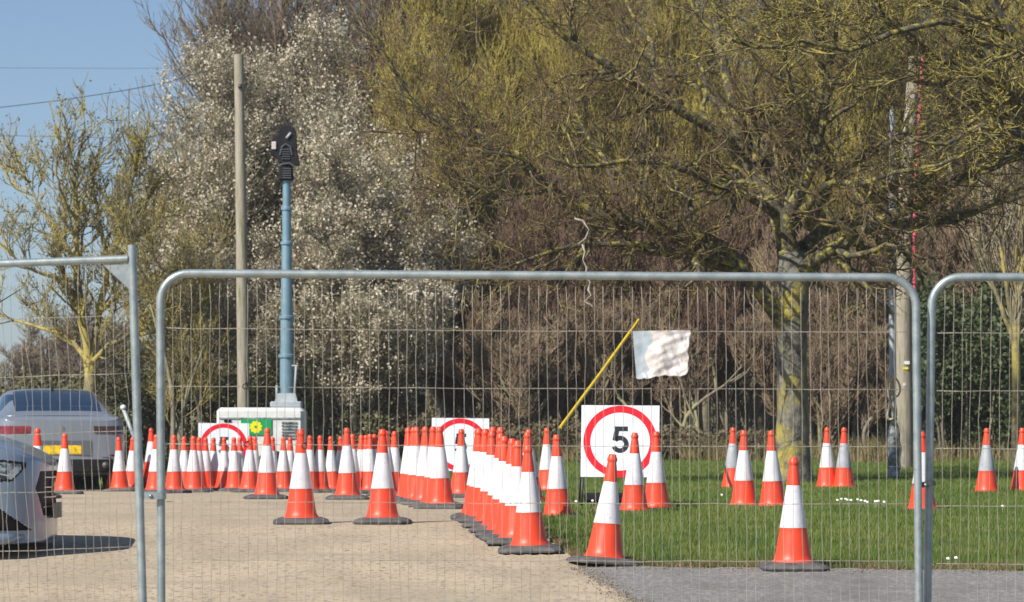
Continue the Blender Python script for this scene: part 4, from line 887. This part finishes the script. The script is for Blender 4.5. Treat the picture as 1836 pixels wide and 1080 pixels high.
# small golden lichened tree left
def golden_tree():
    D = 60.0; bx = X(160, D); g = float(zg(bx, D)); org = Vector((bx, D, g)); root = empty('small_tree', org); rng = np.random.default_rng(4)
    px = lambda L: [W(a, b, D + e) for a, b, e in L]
    tr, rr_ = fit([(bx, D, g - .1), W(158, 730, D), W(164, 680, D), W(160, 645, D)], [.19,.14,.12,.11], 12)
    limbs = [([(162,655,0),(192,622,-.3),(235,600,-.5),(275,596,-.8),(320,570,-1)],[.07,.055,.045,.035,.02]),
     ([(160,655,0),(128,608,.2),(85,590,.4),(40,580,.6),(-10,560,.8)],[.07,.055,.04,.03,.02]),
     ([(160,650,0),(148,570,0),(138,480,.1),(139,400,0),(134,310,-.1),(150,235,-.2)],[.10,.09,.08,.065,.045,.02]),
     ([(163,645,0),(178,560,.2),(190,480,.3),(178,400,.5),(168,330,.6),(176,262,.7)],[.09,.08,.065,.05,.035,.015]),
     ([(190,490,.3),(212,430,.1),(228,350,0),(246,290,-.2),(262,235,-.3)],[.06,.055,.045,.03,.015]),
     ([(140,480,.1),(105,420,.5),(70,370,.8),(45,315,1),(30,280,1.1)],[.06,.045,.035,.025,.012]),
     ([(138,400,0),(112,350,-.4),(100,300,-.6),(104,250,-.7)],[.045,.035,.025,.012]),
     ([(200,470,.2),(245,430,.5),(285,390,.8),(310,330,1)],[.05,.04,.03,.014]),
     ([(145,540,.1),(100,500,-.3),(50,480,-.6),(5,440,-.9),(-30,400,-1)],[.055,.045,.035,.025,.014]),
     ([(180,560,.2),(225,520,-.2),(275,500,-.5),(320,470,-.8)],[.05,.04,.03,.014])]
    LP = [fit(px(a), r) for a, r in limbs]; P0 = np.array([p for p, r in LP]) + rng.normal(0, .015, (len(LP), 12, 3)); R0 = np.array([r for p, r in LP]) * .78
    a1 = grow(P0, R0, 150, .95, 42, S=8, t0=.12, wob=.2, trop=(0,0,.5), rr=.5, rmin=.016, rng=rng)
    a2 = grow(*a1, 700, .5, 42, S=6, wob=.2, trop=(0,0,.4), rr=.6, rmin=.011, rng=rng); a3 = grow(*a2, 2600, .28, 40, S=5, wob=.2, trop=(0,0,.3), rr=.6, rmin=.008, rng=rng)
    tube_obj('trunk', [(tr[None], rr_[None])], 12, M['twig_small'], root, org); tube_obj('limbs', [(P0, R0)], 8, M['twig_small'], root, org); tube_obj('crown', [a1, a2, a3], 3, M['twig_small'], root, org)
    flecks(a3[0] - np.array(org), 5000, .024, .04, 'bud_clusters', M['bud'], root, rng=rng)
    tag(root, 'small bare tree with golden lichened trunk and sparse crown against the sky', 'tree')
golden_tree()
auto_tree('small_tree', 318, 59, 350, 230, 'yellow twigged bushy tree between the golden tree and the left pole', M['twig_grey'], M['twig_small'], n=(10,80,600,2400), spread=32, rtr=.05, fork=.15, stems=4, fl=[('bud_clusters', 3500, .026, .05, 'bud')], seed=5)
# purple brown bare tree top, behind the blossom
auto_tree('bare_tree', 560, 80, -110, 420, 'tall purple brown bare tree rising behind the blossom trees', M['twig_purp'], M['twig_purp'], n=(22,260,2400,9000), spread=36, rtr=.25, fork=.42, twigs=(.014,.011,.010), seed=8)
auto_tree('bare_tree', 760, 82, -160, 380, 'tall brown bare tree behind the willow, left of the top middle', M['twig_purp'], M['twig_purp'], n=(22,260,2400,9000), spread=32, rtr=.25, fork=.42, twigs=(.014,.011,.010), seed=9)
# blossom trees
bl = lambda c: [('blossom', int(c*5), .026, .05, 'blossom'), ('young_leaves', c, .026, .08, 'bud')]
auto_tree('blossom_tree', 375, 66, 140, 200, 'pale blossom tree crown left of the wooden pole', M['twig_grey'], M['twig_grey'], group='blossoming trees', n=(26,300,2600,9000), spread=30, rtr=.13, fork=.2, stems=5, fl=bl(15000), seed=12)
auto_tree('blossom_tree', 545, 67, 120, 210, 'tallest blossom tree rising behind the blue grey mast', M['twig_grey'], M['twig_grey'], group='blossoming trees', n=(26,300,2600,9000), spread=28, rtr=.14, fork=.2, stems=5, fl=bl(16000), seed=13)
auto_tree('blossom_tree', 700, 64, 285, 240, 'rounded blossom tree right of the mast in front of the willow', M['twig_grey'], M['twig_grey'], group='blossoming trees', n=(26,300,2600,9000), spread=34, rtr=.11, fork=.15, stems=5, fl=bl(15000), seed=14)
auto_tree('blossom_tree', 480, 63, 430, 230, 'low leafy blossom bush around the mast foot', M['twig_grey'], M['twig_grey'], group='blossoming trees', n=(20,220,1800,7000), spread=38, rtr=.08, fork=.1, stems=6, fl=bl(9000), seed=15)
auto_tree('blossom_tree', 640, 62, 520, 260, 'low blossom bush right of the trailer', M['twig_grey'], M['twig_grey'], group='blossoming trees', n=(20,220,1800,7000), spread=38, rtr=.08, fork=.1, stems=6, fl=bl(7000), seed=16)
# willows
for i, (px_, d_, tp, wd_, lb, mm) in enumerate([(860,73,-60,330,'yellow olive willow with fine upright twigs behind the middle of the lichened limbs','willow'),(1040,75,-140,300,'yellow willow crown at the top centre','willow2'),(1230,72,-60,320,'olive willow behind the lichened tree left of its trunk','willow'),(1440,76,-150,340,'olive willow behind the lichened tree crown','willow2'),(1640,73,-80,330,'olive twigged willow behind the thick wooden pole','willow2'),(1850,75,-120,360,'olive twigged willow at the far right','willow2'),(780,70,120,240,'lower yellow willow beside the rounded blossom tree','willow')]):
    auto_tree('willow_tree', px_, d_, tp, wd_, lb, M['twig_grey'], M[mm], group='willows behind the lichened tree', n=(24,300,3000,12000), spread=24, trop=(0,0,.6), rtr=.16, fork=.22, stems=4, twigs=(.014,.011,.010), seed=20+i)
# reddish brown thicket shrubs
TH = [(960,66,420,280,'twig_red','reddish brown bare shrub right of the blossom bushes'),(1120,67,350,300,'twig_red','reddish brown bare shrub behind the plastic sheet'),(1290,66,380,280,'twig_red','reddish brown bare shrub left of the lichened trunk'),(1200,64,560,260,'twig_brown','brown bramble shrub left of the lichened trunk foot'),(1040,64,560,240,'twig_brown','brown bramble shrub above the large speed sign'),(880,63,560,240,'twig_brown','tawny bare shrub between the middle and large signs'),(1500,65,430,280,'twig_brown','brown shrub right of the lichened trunk'),(1500,63,600,240,'twig_brown','low brown brambles right of the lichened trunk'),(1700,66,420,280,'twig_brown','grey brown twiggy shrub behind the right fence panel'),(1840,65,330,240,'twig_brown','grey brown twiggy shrub at the right edge')]
for i, (px_, d_, tp, wd_, mm, lb) in enumerate(TH):
    auto_tree('bare_shrub', px_, d_, tp, wd_, lb, M['twig_grey'], M[mm], 'shrub', 'bare shrubs of the thicket', n=(34,330,3000,10000), spread=17, trop=(0,0,1.1), rtr=.045, fork=.1, stems=12, twigs=(.012,.010,.009), seed=40+i)
# pale stemmed little tree at right edge
auto_tree('pale_stemmed_tree', 1822, 50, 250, 170, 'slender tree with pale straw coloured stems at the right edge', M['twig_small'], M['pale_stem'], n=(9,50,160,300), spread=18, trop=(0,0,.7), rtr=.085, fork=.34, seed=60, twigs=(.014,.010,.007))
# ivy clad evergreen mass and low hedge: leafy shrubs
def leafy(name, px_, d, py_top, wpx, label, m, cnt, size=.035, seed=0, group=None, depth=1.2, cat='shrub'):
    rng = np.random.default_rng(seed + 500); bx = X(px_, d); g = float(zg(bx, d)); org = Vector((bx, d, g)); H = CZ + (HY - py_top)*d/F - g; wd = wpx*d/F/2
    root = empty(name, org); K = 26; cc = np.stack([rng.uniform(-.8,.8,K)*wd, rng.uniform(-1,1,K)*depth*.8, rng.uniform(.08,.85,K)*H], 1); rad = np.stack([rng.uniform(.25,.45,K)*wd, rng.uniform(.3,.5,K)*depth, rng.uniform(.15,.28,K)*H], 1)
    i = rng.integers(0, K, cnt); v = unit(rng.normal(size=(cnt,3))) * (rng.random((cnt,1))**.35) * (1 + .15*rng.normal(size=(cnt,1))); c = cc[i] + v*rad[i]; c = c[c[:,2] > 0]; n = len(c)
    a = unit(rng.normal(size=(n,3))); b = unit(np.cross(a, rng.normal(size=(n,3)))); s = size*(.5 + rng.random(n))[:,None]
    V = np.stack([c - a*s, c - b*s*.65, c + a*s, c + b*s*.65], 1).reshape(-1,3); q = np.arange(n)*4
    mesh_np('crown', V, np.stack([q,q+1,q+2,q+3],1), m, root, smooth=False)
    P = []; 
    for k in range(K): P.append(fit([(cc[k,0]*.6, cc[k,1]*.6, -.05), (cc[k,0]*.8, cc[k,1]*.9, cc[k,2]*.5), tuple(cc[k] + np.array([0,0,.1*H]))], [.03,.02,.01], 8))
    tube_obj('stems', [(np.array([p for p, r in P]), np.array([r for p, r in P]))], 5, M['twig_grey'], root, (0,0,0))
    return tag(root, label, cat, group)
G = 'evergreen shrubs behind the lawn'
leafy('evergreen_shrub', 1730, 62.5, 500, 230, 'dark ivy covered evergreen shrub behind the right fence panel', M['ivy'], 26000, .04, 1, G)
leafy('evergreen_shrub', 1560, 66, 440, 240, 'dark evergreen shrub behind the grey column', M['ivy'], 16000, .04, 2, G)
leafy('evergreen_shrub', 1700, 69, 330, 320, 'dark evergreen mass behind the thick wooden pole', M['ivy'], 22000, .05, 3, G)
for i, (px_, tp, wd_, cnt, lb) in enumerate([(-30,665,220,9000,'low hedge piece at the left edge behind the grey car'),(150,660,220,9000,'low hedge piece behind the golden trunk'),(310,650,200,9000,'dark green hedge piece left of the white trailer'),(450,660,200,9000,'dark hedge piece behind the white trailer'),(620,690,220,9000,'dark hedge piece right of the white trailer'),(790,700,220,9000,'dark hedge piece behind the middle sign'),(930,720,180,7000,'dark hedge piece left of the large sign'),(1250,730,260,8000,'low dark brambles behind the lawn left of the trunk')]):
    leafy('hedge_shrub', px_, 61.5 + .3*(i % 3), tp + (35 if i > 4 else 0), wd_*1.25, lb, M['hedge' if i < 5 else 'hedge_brown'], cnt, .035, 10+i, 'low hedge shrubs beyond the cones', .9)
# far woodland, one mass behind everything
def woodland():
    rng = np.random.default_rng(99); Ps = []; Rs = []
    def fill(n, x0, x1, y0, y1, ztop, L, r):
        x = rng.uniform(x0, x1, n); y = rng.uniform(y0, y1, n); zt = ztop(x); z = rng.random(n)**.8 * zt + 1.0
        D = unit(rng.normal(size=(n,3)) * np.array([.5,.5,.35]) + np.array([0,0,.75])); P = [np.stack([x,y,z],1)]
        for k in range(4): D = unit(D + .2*rng.normal(size=(n,3))); P.append(P[-1] + D*L/4*(.6+.8*rng.random((n,1))))
        return np.stack(P,1), np.repeat((r*(.6+.8*rng.random(n)))[:,None],5,1)*np.linspace(1,.5,5)[None]
    zt = lambda x: np.interp(x, [-40,-12,-8.5,-7.0,-5,0,14,40], [2.2,2.0,2.4,5.0,8.6,12.5,12.5,12.5]) * (1 + .06*np.sin(x*2.1))
    c1 = fill(36000, -8.3, 18, 84, 92, zt, 1.1, .017)
    tr = 60; x = rng.uniform(-7, 20, tr); y = rng.uniform(83, 92, tr); S = np.linspace(0,1,8); hh = zt(x)
    Pt = np.stack([x[:,None] + .4*rng.normal(size=(tr,1))*S[None], y[:,None] + 0*S[None], .8 + hh[:,None]*.95*S[None]], -1); Rt = .11*(1 - .8*S)[None].repeat(tr,0)
    c2 = fill(9000, -14, 18, 80, 84, lambda x: 1.6 + 0*x, .8, .017); V, Fq = tubes([c1, c2], 3); V2, F2 = tubes([(Pt, Rt)], 6)
    return tag(mesh_np('woodland', np.concatenate([V, V2]), np.concatenate([Fq, F2 + len(V)]), M['twig_grey']), 'dense dim brown woodland filling the background behind the trees', 'woodland', kind='stuff')
woodland()
# low far hedge line and distant wood at the left
for i, (px_, tp, wd_, lb) in enumerate([(40,600,260,'distant grey hedge trees low at the left edge'),(200,560,260,'distant grey bushy tree behind the golden crown'),(330,540,200,'distant bushy tree left of the blossom')]):
    auto_tree('distant_tree', px_, 105+6*i, tp, wd_, lb, M['twig_purp'], M['twig_purp'], group='distant trees at the left', n=(20,200,1800,5000), spread=34, rtr=.12, fork=.12, stems=6, twigs=(.02,.018,.016), seed=80+i)
# thin distant treetop spike
auto_tree('slender_treetop', 233, 95, 165, 16, 'thin dark treetop spike against the sky above the golden tree', M['twig_grey'], M['twig_grey'], n=(16,60,120,120), spread=28, rtr=.022, fork=.97, stems=1, lens=(.05,.05,.1,.1), seed=90)
# broken pale branch hanging in the thicket
for i, (P, lb) in enumerate([([(1030,392),(1045,396),(1056,412),(1050,428),(1036,438)], 'short pale peeled twig, the upper one above the fence rail'), ([(1044,438),(1049,452),(1045,466),(1052,480),(1050,494),(1058,506),(1055,520),(1060,530),(1048,540),(1058,546),(1068,556)], 'pale peeled dead twig hanging across the fence rail')]):
    q = [W(a, b, 41.5) for a, b in P]; b0 = q[0].copy(); o = MB().tube([p - b0 for p in q], [.011 + .004*math.sin(k*2.3) for k in range(len(q)-1)] + [.004], 6).build('dead_twig', M['birch'], None, True); o.location = b0
    tag(o, lb, 'twig', 'pale dead twigs')

for o in bpy.data.objects:
    if 'label' in o.keys() and not 4 <= len(o['label'].split()) <= 16: print('LABEL', o.name, len(o['label'].split()), o['label'])
